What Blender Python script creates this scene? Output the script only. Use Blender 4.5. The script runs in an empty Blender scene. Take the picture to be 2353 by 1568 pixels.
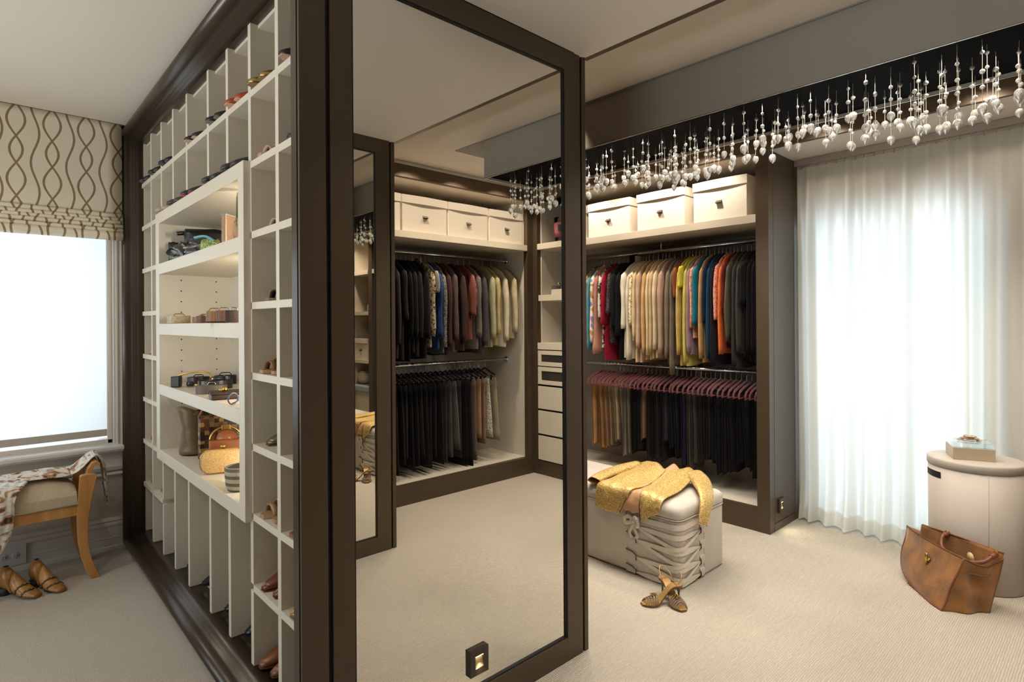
import bpy, bmesh, math, random
from mathutils import Vector, Matrix
from math import sin, cos, pi, radians, sqrt, atan2
random.seed(7)
SC = bpy.context.scene
COL = SC.collection

# ---------------------------------------------------------------- camera
CAMZ = 1.49
_yaw, _roll, _f, _cy = 0.8221092, -0.0060898, 1319.28, 741.616
_F = Vector((-sin(_yaw), cos(_yaw), 0)); _R = Vector((cos(_yaw), sin(_yaw), 0)); _U = Vector((0, 0, 1))
_r = _R * cos(_roll) + _U * sin(_roll); _u = _U * cos(_roll) - _R * sin(_roll)
cam = bpy.data.cameras.new('camera'); cam_o = bpy.data.objects.new('camera', cam); COL.objects.link(cam_o)
cam_o.matrix_world = Matrix(((_r.x, _u.x, -_F.x, 0), (_r.y, _u.y, -_F.y, 0), (_r.z, _u.z, -_F.z, CAMZ), (0, 0, 0, 1)))
cam.sensor_fit = 'HORIZONTAL'; cam.sensor_width = 36; cam.lens = _f / 2353 * 36
cam.shift_y = -(784 - _cy) / 2353; cam.clip_start = .02
SC.camera = cam_o

# ---------------------------------------------------------------- world, exposure, large lights
SC.view_settings.view_transform = 'Standard'; SC.view_settings.look = 'None'
SC.view_settings.gamma = 1; SC.view_settings.use_curve_mapping = False
SC.view_settings.exposure = 0.0
SC.cycles.use_denoising = True
SC.cycles.max_bounces = 9; SC.cycles.diffuse_bounces = 4; SC.cycles.glossy_bounces = 6
SC.cycles.transmission_bounces = 8; SC.cycles.transparent_max_bounces = 12
SC.cycles.caustics_reflective = False; SC.cycles.caustics_refractive = False
SC.cycles.sample_clamp_indirect = 4
W = bpy.data.worlds.new('world'); SC.world = W; W.use_nodes = True
W.node_tree.nodes['Background'].inputs[0].default_value = (.75, .86, 1, 1)
W.node_tree.nodes['Background'].inputs[1].default_value = 1.5

def lamp(kind, name, loc, energy, color=(1, .8, .6), target=None, **kw):
    d = bpy.data.lights.new(name, kind); o = bpy.data.objects.new(name, d); COL.objects.link(o)
    d.energy = energy; d.color = color; o.location = loc
    for k, v in kw.items(): setattr(d, k, v)
    if target is not None:
        o.rotation_euler = (Vector(target) - Vector(loc)).to_track_quat('-Z', 'Y').to_euler()
    return o
WARM = (1, .85, .69); WARM2 = (1, .90, .79); DAY = (.80, .90, 1)
# daylight outside the left window and back door, plus added near-wall lamps
lamp('AREA', 'daylight_left', (-5.25, -.3, 1.5), 55, DAY, (-4, -.3, 1.4), shape='RECTANGLE', size=1.9, size_y=1.9)
lamp('AREA', 'added_uplight', (-1.5, -3.8, .45), 300, (1, .95, .89), (-1.7, -.4, 2.9), shape='RECTANGLE', size=4.2, size_y=.9)  # added uplight to lift the ceilings, no known source
lamp('AREA', 'added_near_fill', (-2.9, -3.4, 1.5), 45, DAY, (-2.9, 0, 1.5), shape='RECTANGLE', size=1.8, size_y=1.7)  # added cool fill shining in through the added near-wall window
lamp('AREA', 'daylight_back', (-1.10, 5.40, 1.40), 74, (.72, .86, 1), (-1.10, 4, 1.35), shape='RECTANGLE', size=1.7, size_y=2.7)
# recessed downlights (spots in the ceiling), several of them added for brightness
def down(x, y, z, e, ang=85, blend=.6, tgt=None, c=WARM, r=.035):
    lamp('SPOT', 'downlight', (x, y, z), e, c, tgt or (x, y, 0), spot_size=radians(ang), spot_blend=blend, shadow_soft_size=r)
CE = 2.816
for x in (-3.35, -2.75, -2.2): down(x, 3.85, CE - .01, 40, 120, .6, (x, 4.05, 1.6))
for y in (2.62, 3.1, 3.6): down(.456, y, CE - .01, 48, 120, .6, (.66, y, 1.6))
down(-2.35, 2.70, CE - .01, 170, 66, .8, (-2.3, 3.05, .4))
down(-.9, 1.45, 2.69, 62, 120, .8)
down(-.9, .1, CE - .01, 50, 120, .8)
down(-4.28, 3.80, CE - .01, 70, 110, .8, (-4.28, 4.1, 1.4))  # added spot to brighten the shelf tower in the far mirror
for x in (-1.35, -.55): down(x, 3.72, CE - .01, 24, 90, .7, (x, 4.5, 1.7))  # added pair of spots to brighten the upper curtain
for x in (-3.6, -2.2): down(x, -.75, CE - .01, 34, 125, .8, (x - .1, .0, .3), WARM2)
for x in (-1.2, 1.2): down(x, -2.0, CE - .01, 35, 130, .8, None, WARM2)  # added fill spots behind the camera, unseen

# ---------------------------------------------------------------- colours and materials
def L(c):
    if isinstance(c, str):
        c = tuple(int(c[i:i + 2], 16) for i in (0, 2, 4))
    def f(v):
        v /= 255
        return v / 12.92 if v <= .04045 else ((v + .055) / 1.055) ** 2.4
    return (f(c[0]), f(c[1]), f(c[2]), 1)

def mat(name, col, rough=.5, metal=0, bump=None, var=None, spec=.5, sheen=0, coat=0, trans=0, ior=1.5, emit=None):
    m = bpy.data.materials.new(name); m.use_nodes = True
    nt = m.node_tree; b = nt.nodes['Principled BSDF']; N = nt.nodes.new; K = nt.links.new
    b.inputs['Base Color'].default_value = L(col); b.inputs['Roughness'].default_value = rough
    b.inputs['Metallic'].default_value = metal; b.inputs['Specular IOR Level'].default_value = spec
    b.inputs['Sheen Weight'].default_value = sheen; b.inputs['Coat Weight'].default_value = coat
    b.inputs['Transmission Weight'].default_value = trans; b.inputs['IOR'].default_value = ior
    if emit: b.inputs['Emission Color'].default_value = L(emit[0]); b.inputs['Emission Strength'].default_value = emit[1]
    if bump or var:
        tc = N('ShaderNodeTexCoord')
    if var:
        n = N('ShaderNodeTexNoise'); n.inputs['Scale'].default_value = var[0]; n.inputs['Detail'].default_value = 4
        K(tc.outputs['Object'], n.inputs['Vector'])
        r = N('ShaderNodeMix'); r.data_type = 'RGBA'; r.blend_type = 'MIX'
        c = L(col); r.inputs[6].default_value = c; k = 1 - var[1]
        r.inputs[7].default_value = L(var[2]) if len(var) > 2 else (c[0] * k, c[1] * k, c[2] * k, 1)
        cr = N('ShaderNodeMapRange'); cr.inputs[1].default_value = .35; cr.inputs[2].default_value = .65
        K(n.outputs['Fac'], cr.inputs[0]); K(cr.outputs[0], r.inputs[0]); K(r.outputs[2], b.inputs['Base Color'])
    if bump:
        n = N('ShaderNodeTexNoise'); n.inputs['Scale'].default_value = bump[0]; n.inputs['Detail'].default_value = 3
        K(tc.outputs['Object'], n.inputs['Vector'])
        bp = N('ShaderNodeBump'); bp.inputs['Strength'].default_value = bump[1]; bp.inputs['Distance'].default_value = bump[2] if len(bump) > 2 else .004
        K(n.outputs['Fac'], bp.inputs['Height']); K(bp.outputs[0], b.inputs['Normal'])
    return m

def ramp_mat(name, stops, scale, kind='noise', rough=.85, detail=5, vec_scale=(1, 1, 1), distort=0, bump=.15, axis=None):
    m = mat(name, 'ffffff', rough); nt = m.node_tree; b = nt.nodes['Principled BSDF']; N = nt.nodes.new; K = nt.links.new
    tc = N('ShaderNodeTexCoord'); mp = N('ShaderNodeMapping'); mp.inputs['Scale'].default_value = vec_scale
    K(tc.outputs['Object'], mp.inputs['Vector'])
    if kind == 'noise':
        n = N('ShaderNodeTexNoise'); n.inputs['Detail'].default_value = detail; n.inputs['Distortion'].default_value = distort; out = 'Fac'
    elif kind == 'voronoi':
        n = N('ShaderNodeTexVoronoi'); out = 'Distance'
    elif kind == 'cell':
        n = N('ShaderNodeTexVoronoi'); n.distance = 'CHEBYCHEV'; n.inputs['Randomness'].default_value = .35; out = 'Color'
    else:
        n = N('ShaderNodeTexWave'); n.bands_direction = axis or 'X'; n.inputs['Distortion'].default_value = distort; out = 'Fac'
        n.inputs['Detail'].default_value = 1
    n.inputs['Scale'].default_value = scale
    K(mp.outputs[0], n.inputs['Vector'])
    cr = N('ShaderNodeValToRGB'); e = cr.color_ramp.elements
    while len(e) < len(stops): e.new(.5)
    for i, (p, c) in enumerate(stops): e[i].position = p; e[i].color = L(c)
    K(n.outputs[out], cr.inputs[0]); K(cr.outputs[0], b.inputs['Base Color'])
    if bump:
        bp = N('ShaderNodeBump'); bp.inputs['Strength'].default_value = bump; bp.inputs['Distance'].default_value = .003
        K(cr.outputs[0], bp.inputs['Height']); K(bp.outputs[0], b.inputs['Normal'])
    return m

BRONZE = mat('bronze_lacquer', (84, 71, 56), .38, .35, bump=(900, .05, .001))
BRONZE_D = mat('bronze_dark', (66, 55, 44), .30, .25)
GAP = mat('shadow_gap', (14, 10, 8), .6)
CREAM = mat('cream_lacquer', (214, 204, 186), .45, bump=(300, .03, .001))
CREAMBOX = mat('cream_linen_box', (226, 217, 202), .7, bump=(500, .12, .001))
WHITEP = mat('white_paint', (205, 198, 190), .35)
CEILM = mat('ceiling_paint', (228, 218, 205), .55)
WALLM = mat('wall_paint', (190, 180, 168), .6)
CHROME = mat('chrome', (225, 225, 230), .2, 1)
GOLD = mat('gold_metal', (214, 170, 92), .2, 1)
SILVER = mat('silver_metal', (190, 188, 184), .22, 1)
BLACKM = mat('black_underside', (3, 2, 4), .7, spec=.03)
GRAYCAN = mat('canopy_grey', (150, 142, 132), .6)
MIRROR = mat('mirror_glass', (232, 230, 224), .0, 1)
def window_glass():
    m = bpy.data.materials.new('window_glass'); m.use_nodes = True; nt = m.node_tree; N = nt.nodes.new; K = nt.links.new
    nt.nodes.remove(nt.nodes['Principled BSDF'])
    t = N('ShaderNodeBsdfTransparent'); t.inputs[0].default_value = (.95, .97, .96, 1); g = N('ShaderNodeBsdfGlossy'); g.inputs['Roughness'].default_value = .02
    f = N('ShaderNodeFresnel'); f.inputs[0].default_value = 1.35; x = N('ShaderNodeMixShader'); K(f.outputs[0], x.inputs[0]); K(t.outputs[0], x.inputs[1]); K(g.outputs[0], x.inputs[2])
    K(x.outputs[0], nt.nodes['Material Output'].inputs[0]); return m
WGLASS = window_glass()
GLASS = mat('clear_glass', (255, 255, 255), .02, trans=1, ior=1.45)

def carpet():
    m = mat('loop_carpet', (206, 191, 170), .95, spec=.1); nt = m.node_tree; b = nt.nodes['Principled BSDF']; N = nt.nodes.new; K = nt.links.new
    tc = N('ShaderNodeTexCoord')
    w = N('ShaderNodeTexWave'); w.bands_direction = 'X'; w.inputs['Scale'].default_value = 22; w.inputs['Distortion'].default_value = 2.2
    w.inputs['Detail'].default_value = 2; w.inputs['Detail Scale'].default_value = 3
    mp = N('ShaderNodeMapping'); mp.inputs['Scale'].default_value = (1.6, .35, 1)
    K(tc.outputs['Object'], mp.inputs['Vector']); K(mp.outputs[0], w.inputs['Vector'])
    n = N('ShaderNodeTexNoise'); n.inputs['Scale'].default_value = 170; n.inputs['Detail'].default_value = 3; K(tc.outputs['Object'], n.inputs['Vector'])
    a = N('ShaderNodeMath'); a.operation = 'MULTIPLY_ADD'; a.inputs[1].default_value = .55
    K(w.outputs['Fac'], a.inputs[0]); K(n.outputs['Fac'], a.inputs[2])
    bp = N('ShaderNodeBump'); bp.inputs['Strength'].default_value = .8; bp.inputs['Distance'].default_value = .006
    K(a.outputs[0], bp.inputs['Height']); K(bp.outputs[0], b.inputs['Normal'])
    r = N('ShaderNodeMix'); r.data_type = 'RGBA'; r.inputs[6].default_value = L((168, 157, 142)); r.inputs[7].default_value = L((204, 195, 181))
    K(a.outputs[0], r.inputs[0]); K(r.outputs[2], b.inputs['Base Color'])
    return m
CARPET = carpet()

# ---------------------------------------------------------------- mesh building
class MB:
    def __init__(s): s.v = []; s.f = []; s.sm = []
    def add(s, vs, fs, smooth=False):
        o = len(s.v); s.v += [tuple(p) for p in vs]
        for f in fs: s.f.append(tuple(i + o for i in f)); s.sm.append(smooth)
        return s
    def box(s, x0, y0, z0, x1, y1, z1):
        return s.add([(x0, y0, z0), (x1, y0, z0), (x1, y1, z0), (x0, y1, z0), (x0, y0, z1), (x1, y0, z1), (x1, y1, z1), (x0, y1, z1)],
                     [(0, 3, 2, 1), (4, 5, 6, 7), (0, 1, 5, 4), (1, 2, 6, 5), (2, 3, 7, 6), (3, 0, 4, 7)])
    def prism(s, poly, axis, a, b, smooth=False):
        # poly: list of 2D points in the remaining axes (in xyz order)
        def P(p, t): return {'X': (t, p[0], p[1]), 'Y': (p[0], t, p[1]), 'Z': (p[0], p[1], t)}[axis]
        n = len(poly); vs = [P(p, a) for p in poly] + [P(p, b) for p in poly]
        return s.add(vs, [tuple(range(n - 1, -1, -1)), tuple(range(n, 2 * n))] + [(i, (i + 1) % n, n + (i + 1) % n, n + i) for i in range(n)], smooth)
    def loft(s, rings, caps=True, closed=True, smooth=True, loop=False):
        n = len(rings[0]); vs = [p for r in rings for p in r]; fs = []
        R = len(rings)
        for i in range(R if loop else R - 1):
            j = (i + 1) % R
            for k in range(n if closed else n - 1):
                l = (k + 1) % n
                fs.append((i * n + k, i * n + l, j * n + l, j * n + k))
        s.add(vs, fs, smooth)
        if caps and closed and not loop:
            o = len(s.v) - len(vs)
            s.f.append(tuple(o + k for k in range(n - 1, -1, -1))); s.sm.append(smooth)
            s.f.append(tuple(o + (R - 1) * n + k for k in range(n))); s.sm.append(smooth)
        return s
    def tube(s, path, r, n=8, ry=None, loop=False, caps=True, up=None):
        pts = [Vector(p) for p in path]; m = len(pts); rings = []; prev = None
        for i, p in enumerate(pts):
            if loop: t = pts[(i + 1) % m] - pts[i - 1]
            else: t = pts[min(i + 1, m - 1)] - pts[max(i - 1, 0)]
            if t.length < 1e-9: t = Vector((0, 0, 1))
            t.normalize()
            if up is not None: a = Vector(up)
            elif prev is None: a = Vector((0, 0, 1)) if abs(t.z) < .9 else Vector((1, 0, 0))
            else: a = prev
            a = a - t * a.dot(t)
            if a.length < 1e-6: a = Vector((1, 0, 0)) - t * t.x
            a.normalize(); prev = a; b = t.cross(a)
            ra = r[i] if isinstance(r, (list, tuple)) else r
            rb = ra if ry is None else (ry[i] if isinstance(ry, (list, tuple)) else ry)
            rings.append([p + a * (ra * cos(2 * pi * k / n)) + b * (rb * sin(2 * pi * k / n)) for k in range(n)])
        return s.loft(rings, caps=caps, loop=loop)
    def lathe(s, prof, c=(0, 0, 0), n=16, sx=1, sy=1):
        rings = [[(c[0] + sx * r * cos(2 * pi * k / n), c[1] + sy * r * sin(2 * pi * k / n), c[2] + z) for k in range(n)] for r, z in prof]
        return s.loft(rings)
    def grid(s, fn, nu, nv, smooth=True):
        vs = [fn(i / nu, j / nv) for j in range(nv + 1) for i in range(nu + 1)]
        w = nu + 1
        return s.add(vs, [(j * w + i, j * w + i + 1, (j + 1) * w + i + 1, (j + 1) * w + i) for j in range(nv) for i in range(nu)], smooth)
    def mesh(s, name):
        me = bpy.data.meshes.new(name); me.from_pydata(s.v, [], s.f); me.polygons.foreach_set('use_smooth', s.sm); me.update()
        return me
    def build(s, name, m, parent=None, bevel=0, solid=0, sub=0, seg=2):
        o = bpy.data.objects.new(name, s.mesh(name)); COL.objects.link(o)
        for k in (m if isinstance(m, (list, tuple)) else [m]): o.data.materials.append(k)
        if parent: o.parent = parent
        if solid:
            d = o.modifiers.new('s', 'SOLIDIFY'); d.thickness = solid; d.offset = 0
        if sub:
            d = o.modifiers.new('u', 'SUBSURF'); d.levels = sub; d.render_levels = sub
        if bevel:
            d = o.modifiers.new('b', 'BEVEL'); d.width = bevel; d.segments = seg; d.limit_method = 'ANGLE'; d.angle_limit = radians(40)
        return o

def tag(o, label=None, cat=None, group=None, kind=None):
    if label: o['label'] = label
    if cat: o['category'] = cat
    if group: o['group'] = group
    if kind: o['kind'] = kind
    return o
def empty(name, loc, label, cat, group=None, rz=0):
    o = bpy.data.objects.new(name, None); COL.objects.link(o); o.location = loc; o.rotation_euler.z = rz; o.empty_display_size = .05
    return tag(o, label, cat, group)
def dup(o, parent=None):
    c = o.copy(); COL.objects.link(c)
    if parent: c.parent = parent
    for ch in o.children: dup(ch, c)
    return c
def box(name, m, x0, y0, z0, x1, y1, z1, parent=None, bevel=0):
    return MB().box(x0, y0, z0, x1, y1, z1).build(name, m, parent, bevel)
def S(o, label=None):
    o['kind'] = 'structure'
    if label: o['label'] = label
    return o
# ================================================================ the room
XM, YF, SOF = -1.685, 2.03, 2.693
XL, XR, YB, YN = -4.62, 3.0, 4.78, -3.0
S(box('floor', CARPET, XL - .15, YN, -.05, XR, YB + .2, 0), 'beige loop pile carpet over the whole room')
S(box('ceiling', CEILM, XL, YN, CE, XR, YB, CE + .06), 'pale painted ceiling')
# dropped soffit between the mirror columns with its bronze edge
S(box('trim_1', CEILM, XM + .002, -1.2, SOF, -.07, YF - .002, CE), 'dropped pale soffit between the two mirrors')
S(box('trim_2', BRONZE, XM - .01, YF - .002, SOF - .002, -.06, YF + .024, SOF + .05), 'bronze edge strip of the dropped soffit')
# left wall with window opening
wy0, wy1, wz0, wz1 = -1.25, .655, .70, 2.45
w = MB().box(XL - .15, YN, 0, XL, wy0, CE).box(XL - .15, wy1, 0, XL, YB, CE).box(XL - .15, wy0, 0, XL, wy1, wz0 - .03).box(XL - .15, wy0, wz1, XL, wy1, CE)
S(w.build('wall_left', WALLM), 'painted wall with the shaded window')
S(box('wall_right', WALLM, XR, YN, 0, XR + .1, YB, CE)); w = MB().box(XL, YN - .1, 0, -3.8, YN, CE).box(.4, YN - .1, 0, XR, YN, CE).box(-3.8, YN - .1, 0, .4, YN, .7).box(-3.8, YN - .1, 2.35, .4, YN, CE)
S(w.build('wall_near', WALLM), 'wall behind the viewer with an opening for the added window')
w2 = S(bpy.data.objects.new('added_window', None), 'added unseen three-light window behind the viewer'); COL.objects.link(w2)  # unseen window added to let the fill lamps into the room
f = MB().box(-3.8, YN - .08, .7, -3.74, YN - .02, 2.35).box(.34, YN - .08, .7, .4, YN - .02, 2.35).box(-3.74, YN - .08, .7, .34, YN - .02, .76).box(-3.74, YN - .08, 2.29, .34, YN - .02, 2.35).box(-2.4, YN - .075, .76, -2.35, YN - .025, 2.29).box(-1.05, YN - .075, .76, -1.0, YN - .025, 2.29)
f.build('window_frame', WHITEP, w2)
for a, b in ((-3.74, -2.4), (-2.35, -1.05), (-1.0, .34)): box('pane', WGLASS, a, YN - .052, .76, b, YN - .048, 2.29, w2)
# back wall with the glazed door behind the curtain
dx0, dx1, dz1 = -1.65, -.58, 2.32
w = MB().box(XL, YB - .08, 0, dx0, YB, CE).box(dx1, YB - .08, 0, XR, YB, CE).box(dx0, YB - .08, dz1, dx1, YB, CE)
S(w.build('wall_back', WALLM), 'back wall with the glazed door behind the curtain')
d = S(bpy.data.objects.new('door_1', None), 'glazed door behind the sheer curtain'); COL.objects.link(d); d.location = (0, 0, 0)
f = MB()
for a, b in ((dx0, dx0 + .06), (-1.145, -1.085), (dx1 - .06, dx1)): f.box(a, YB - .07, 0, b, YB - .02, dz1)
for a, b in ((dx0 + .06, -1.145), (-1.085, dx1 - .06)): f.box(a, YB - .065, 0, b, YB - .025, .09).box(a, YB - .065, dz1 - .07, b, YB - .025, dz1)
f.build('door_frame', WHITEP, d)
box('pane', WGLASS, dx0 + .06, YB - .05, .09, -1.145, YB - .044, dz1 - .07, d); box('pane', WGLASS, -1.085, YB - .05, .09, dx1 - .06, YB - .044, dz1 - .07, d)
# window niche: soffit and bronze header
S(box('trim_3', CEILM, -1.71, 4.06, 2.688, -.046, YB - .08, CE), 'pale niche soffit above the curtain')
S(box('trim_4', BRONZE, -1.71, 4.03, 2.688, -.046, 4.06, CE), 'bronze header above the curtained niche')
# left window
win = S(bpy.data.objects.new('window_1', None), 'white framed window under the patterned shade'); COL.objects.link(win)
f = MB()
f.box(XL - .10, wy1 - .03, wz0, XL - .02, wy1, wz1).box(XL - .10, wy0, wz0, XL - .02, wy0 + .03, wz1).box(XL - .10, wy0, wz0 - .02, XL - .02, wy1, wz0 + .03).box(XL - .1, wy0, wz1 - .03, XL - .02, wy1, wz1)
f.build('window_frame', WHITEP, win, .004)
box('pane', WGLASS, XL - .075, wy0 + .03, wz0 + .03, XL - .07, wy1 - .03, wz1 - .03, win)
f = MB().box(XL, wy1, wz0 - .02, XL + .02, wy1 + .075, wz1).box(XL + .02, wy1 + .045, wz0 - .02, XL + .032, wy1 + .075, wz1).box(XL, wy1 + .015, wz0 - .02, XL + .026, wy1 + .028, wz1)
f.build('window_casing', WHITEP, win, .003)
prof = [(XL, .60), (XL + .012, .60), (XL + .02, .615), (XL + .03, .63), (XL + .06, .655), (XL + .068, .668), (XL + .068, .685), (XL + .06, .695), (XL - .02, .70), (XL - .02, .66), (XL, .655)]
MB().prism([(x, z) for x, z in prof], 'Y', -1.4, .742).build('window_sill', WHITEP, win)
# panelling below the window
t = MB()
t.prism([(XL, .525), (XL + .014, .525), (XL + .02, .55), (XL + .012, .575), (XL + .01, .60), (XL, .60)], 'Y', -1.4, .742)
t.prism([(XL, .487), (XL + .010, .487), (XL + .016, .497), (XL + .010, .508), (XL + .004, .512), (XL, .512)], 'Y', -1.4, .742)
S(t.build('trim_5', WHITEP), 'white panel moulding under the window sill')
prof = [(0, 0), (.026, 0), (.026, .02), (.02, .028), (.018, .075), (.022, .08), (.018, .086), (.016, .15), (.022, .158), (.022, .17), (.012, .18), (.018, .192), (.008, .205), (0, .21)]
S(MB().prism([(XL + a, z) for a, z in prof], 'Y', -3, .742).build('baseboard_left', WHITEP), 'tall white baseboard under the window')

# power outlet on the baseboard
o = empty('power_outlet', (XL + .026, .130, .1), 'white double power outlet plate low on the window wall', 'outlet')
PLASTIC = mat('white_plastic', (202, 198, 196), .3)
box('cover_plate', PLASTIC, -.005, -.078, -.058, .004, .078, .058, o, .002)
for y in (-.026, .026):
    s = MB().lathe([(.019, 0), (.019, .0045), (.0175, .006)], n=18)
    s.v = [(p[2] + .002, y + p[0], p[1]) for p in s.v]; q = s.build('socket', PLASTIC, o)
    k = MB()
    k.box(.0075, y - .008, .004, .0086, y + .002, .006).box(.0075, y - .007, -.007, .0086, y + .001, -.005).box(.0075, y + .007, -.003, .0086, y + .012, .002)
    k.build('slot', GAP, q)
# ================================================================ shoe wall (built-in display cabinet in a bronze frame)
YS, YO, YBK = .807, .745, 1.19
ZT = [2.433, 2.147, 1.863, 1.578, 1.295, 1.008, .727, .440]      # shelf tops
XD = [-2.133, -2.422, -2.708, -2.996, -3.379, -3.669, -3.951, -4.231]  # divider centres
XRT, XLF, ZB, ZTOP, TH = -1.747, -4.515, .115, 2.70, .028
BX0, BX1, BZ0, BZ1 = -3.972, -2.416, .692, 2.149
shoe = empty('shoe_cabinet', (-3.1, YS, 0), 'tall bronze-framed cubby cabinet of shoes with a lit central display', 'cabinet')
def sp(name, m, *b, bev=0, parent=None):
    p = parent or shoe; o = MB().box(*b).build(name, m, p, bev)
    if p is shoe: o.location = -shoe.location
    return o
# bronze moulding: three mitred lengths
PR = [(0, .85), (0, .742), (.005, .740), (.008, .733), (.013, .731)] + [(.048 - .036 * cos(a), .733 - .034 * sin(a)) for a in [pi * k / 16 for k in range(1, 16)]] + [(.085, .735), (.087, .744), (.091, .747), (.094, .758), (.098, .762), (.101, .776), (.105, .780), (.110, .790), (.110, .85)]
def ring(x, z, dx, dz): return [(x + dx * t, y, z + dz * t) for t, y in PR]
c0 = ring(XRT, 0, 0, 1); c1 = ring(XL, 0, 1, 1); c2 = ring(XL, CE, 1, -1); c3 = ring(XRT, CE, 0, -1)
for a, b in ((c0, c1), (c1, c2), (c2, c3)):
    m = MB(); m.loft([a, b], smooth=False); o = m.build('moulding', BRONZE_D, shoe); o.location = -shoe.location
    o.data.polygons.foreach_set('use_smooth', [len(p.vertices) == 4 for p in o.data.polygons])
# dark jamb and sill, white base board
j = MB().box(XL, YS, .0, XRT, YBK + .02, .108).box(XL, YS, 2.705, XRT, YBK + .02, CE).box(XL, YS, .108, XL + .1, YBK + .02, 2.705)
o = j.build('jamb', BRONZE_D, shoe); o.location = -shoe.location
sp('base_board', CREAM, XL + .1, YS + .07, .108, XRT, YBK, .122)
sp('back_panel', CREAM, XL + .1, YBK - .01, .108, XRT, YBK + .01, 2.705)
sp('side_panel', CREAM, XL + .1, YS + .01, .108, XL + .118, YBK - .01, 2.705)
sp('top_board', CREAM, XL + .1, YS + .03, 2.69, XRT, YBK - .01, 2.705)
# shelves: right pair of columns, left pair, and the long top ones
for k, z in enumerate(ZT):
    if k == 0: sp('shelf', CREAM, XLF, YS, z - TH, XRT, YBK - .01, z)
    elif k == 1:
        for a, b in ((BX1, XRT), (XLF, BX0)): sp('shelf', CREAM, a, YS, z - TH, b, YBK - .01, z)
    else:
        for a, b in ((XD[1] + .016, XRT), (XLF, XD[6] - .016)): sp('shelf', CREAM, a, YS, z - TH, b, YBK - .01, z)
# dividers, one length per cell gap
levels = [2.705] + ZT + [.112]
for i, x in enumerate(XD):
    for k in range(len(levels) - 1):
        hi = levels[k] - (0 if k == 0 else TH); lo = levels[k + 1]
        inbox = i in (2, 3, 4, 5)
        if inbox and lo < 2.1 and hi > .70: continue
        if inbox and lo < .70: continue
        y1 = YBK - .01
        sp('divider', CREAM, x - .0155, YS, lo, x + .0155, y1, hi)
    if i in (2, 3, 4, 5): sp('divider', CREAM, x - .0155, YS, .112, x + .0155, YBK - .01, BZ0)
# the lit display box in the middle
YBX = .779
db = bpy.data.objects.new('display_box', None); COL.objects.link(db); db.parent = shoe; db.location = Vector((BX0, YBX, BZ0)) - shoe.location
tag(db, 'lit cream display box with four shelves of bags and belts')
def dp(name, m, x0, y0, z0, x1, y1, z1, bev=.0015):
    o = MB().box(x0 - BX0, y0 - YBX, z0 - BZ0, x1 - BX0, y1 - YBX, z1 - BZ0).build(name, m, db, bev); return o
ix0, ix1, iz0, iz1 = -3.889, -2.482, .755, 2.086
dp('side_panel', CREAM, BX0, YBX, BZ0, ix0, YBK - .012, BZ1); dp('side_panel', CREAM, ix1, YBX, BZ0, BX1, YBK - .012, BZ1)
dp('top_board', CREAM, ix0, YBX, iz1, ix1, YBK - .012, BZ1); dp('bottom_board', CREAM, ix0, YBX, BZ0, ix1, YBK - .012, iz0)
dp('back_panel', CREAM, ix0, YBK - .018, iz0, ix1, YBK - .012, iz1)
SHZ = [(1.786, 1.848), (1.432, 1.4955), (1.08, 1.141)]
for a, b in SHZ: dp('shelf', CREAM, ix0, YBX, a, ix1, YBK - .018, b)
ph = MB()
for y in (.895, 1.09):
    for z in [1.50 + .064 * k for k in range(1, 5)] + [1.145 + .064 * k for k in range(1, 5)] + [.76 + .064 * k for k in range(1, 5)] + [1.85 + .05]:
        r = [(ix0 - BX0 + .0012, y - YBX + .0042 * cos(t * pi / 4), z - BZ0 + .0042 * sin(t * pi / 4)) for t in range(8)]
        ph.add(r, [tuple(range(8))])
tag(ph.build('pin_hole', GAP, db), kind='stuff')
# warm strip lights hidden behind the right front edge of the box
for (zl, zh) in ((.78, 1.06), (1.16, 1.41), (1.51, 1.77), (1.87, 2.06)):
    lamp('AREA', 'display_strip', (ix1 - .012, 1.04, (zl + zh) / 2), 3.8, (1, .92, .77), (-3.3, 1.10, (zl + zh) / 2), shape='RECTANGLE', size=.012, size_y=zh - zl)

# ================================================================ mirror panels
def mirror_panel(name, x, s, y0, label, step):
    """x: outer face, s: +1 faces +X, -1 faces -X."""
    r = empty(name, (x, y0, 0), label, 'mirror')
    def q(nm, m, d0, a, z0, d1, b, z1, bev=0):
        xs = sorted((-s * d0, -s * d1)); o = MB().box(xs[0], a - y0, z0, xs[1], b - y0, z1).build(nm, m, r, bev); return o
    ys = .703 if s > 0 else .765
    q("side_stile", BRONZE, 0, ys, 0, .012, .787, SOF, .0015)
    q('shadow_gap', GAP, .012, .785, 0, .02, .804, SOF)
    q('stile', BRONZE, 0, .802, 0, .022, .876, SOF - .001, .0015); q('stile', BRONZE, 0, 1.89, 0, .022, 1.992, SOF - .001, .0015)
    q('rail', BRONZE, 0, .876, 2.602, .022, 1.89, SOF - .001, .0015); q('rail', BRONZE, 0, .876, 0, .022, 1.89, .103, .0015)
    q('shadow_gap', GAP, .012, 1.99, 0, .02, 2.006, SOF)
    q('edge_trim', BRONZE, 0, 2.004, 0, .03, YF, SOF - .001, .0015)
    b = MB()
    for a0, z0, a1, z1 in ((.876, .103, .882, 2.602), (1.884, .103, 1.89, 2.602), (.876, .103, 1.89, .109), (.876, 2.596, 1.89, 2.602)):
        xs = sorted((-s * .004, -s * .012)); b.box(xs[0], a0 - y0, z0, xs[1], a1 - y0, z1)
    b.build('glazing_bead', GAP, r)
    q('mirror_glass', MIRROR, .012, .876, .103, .017, 1.89, 2.602)
    q("backing", BRONZE_D, .02, ys, 0, .06, YF, SOF)
    if step: step_light(r, (-s * .012, step[0] - y0, step[1]), s)
    return r
LEDM = mat('lamp_led', (255, 236, 200), .5, emit=((255, 228, 175), 9))
LENS = mat('step_light_inside', (170, 150, 120), .5)
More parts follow.
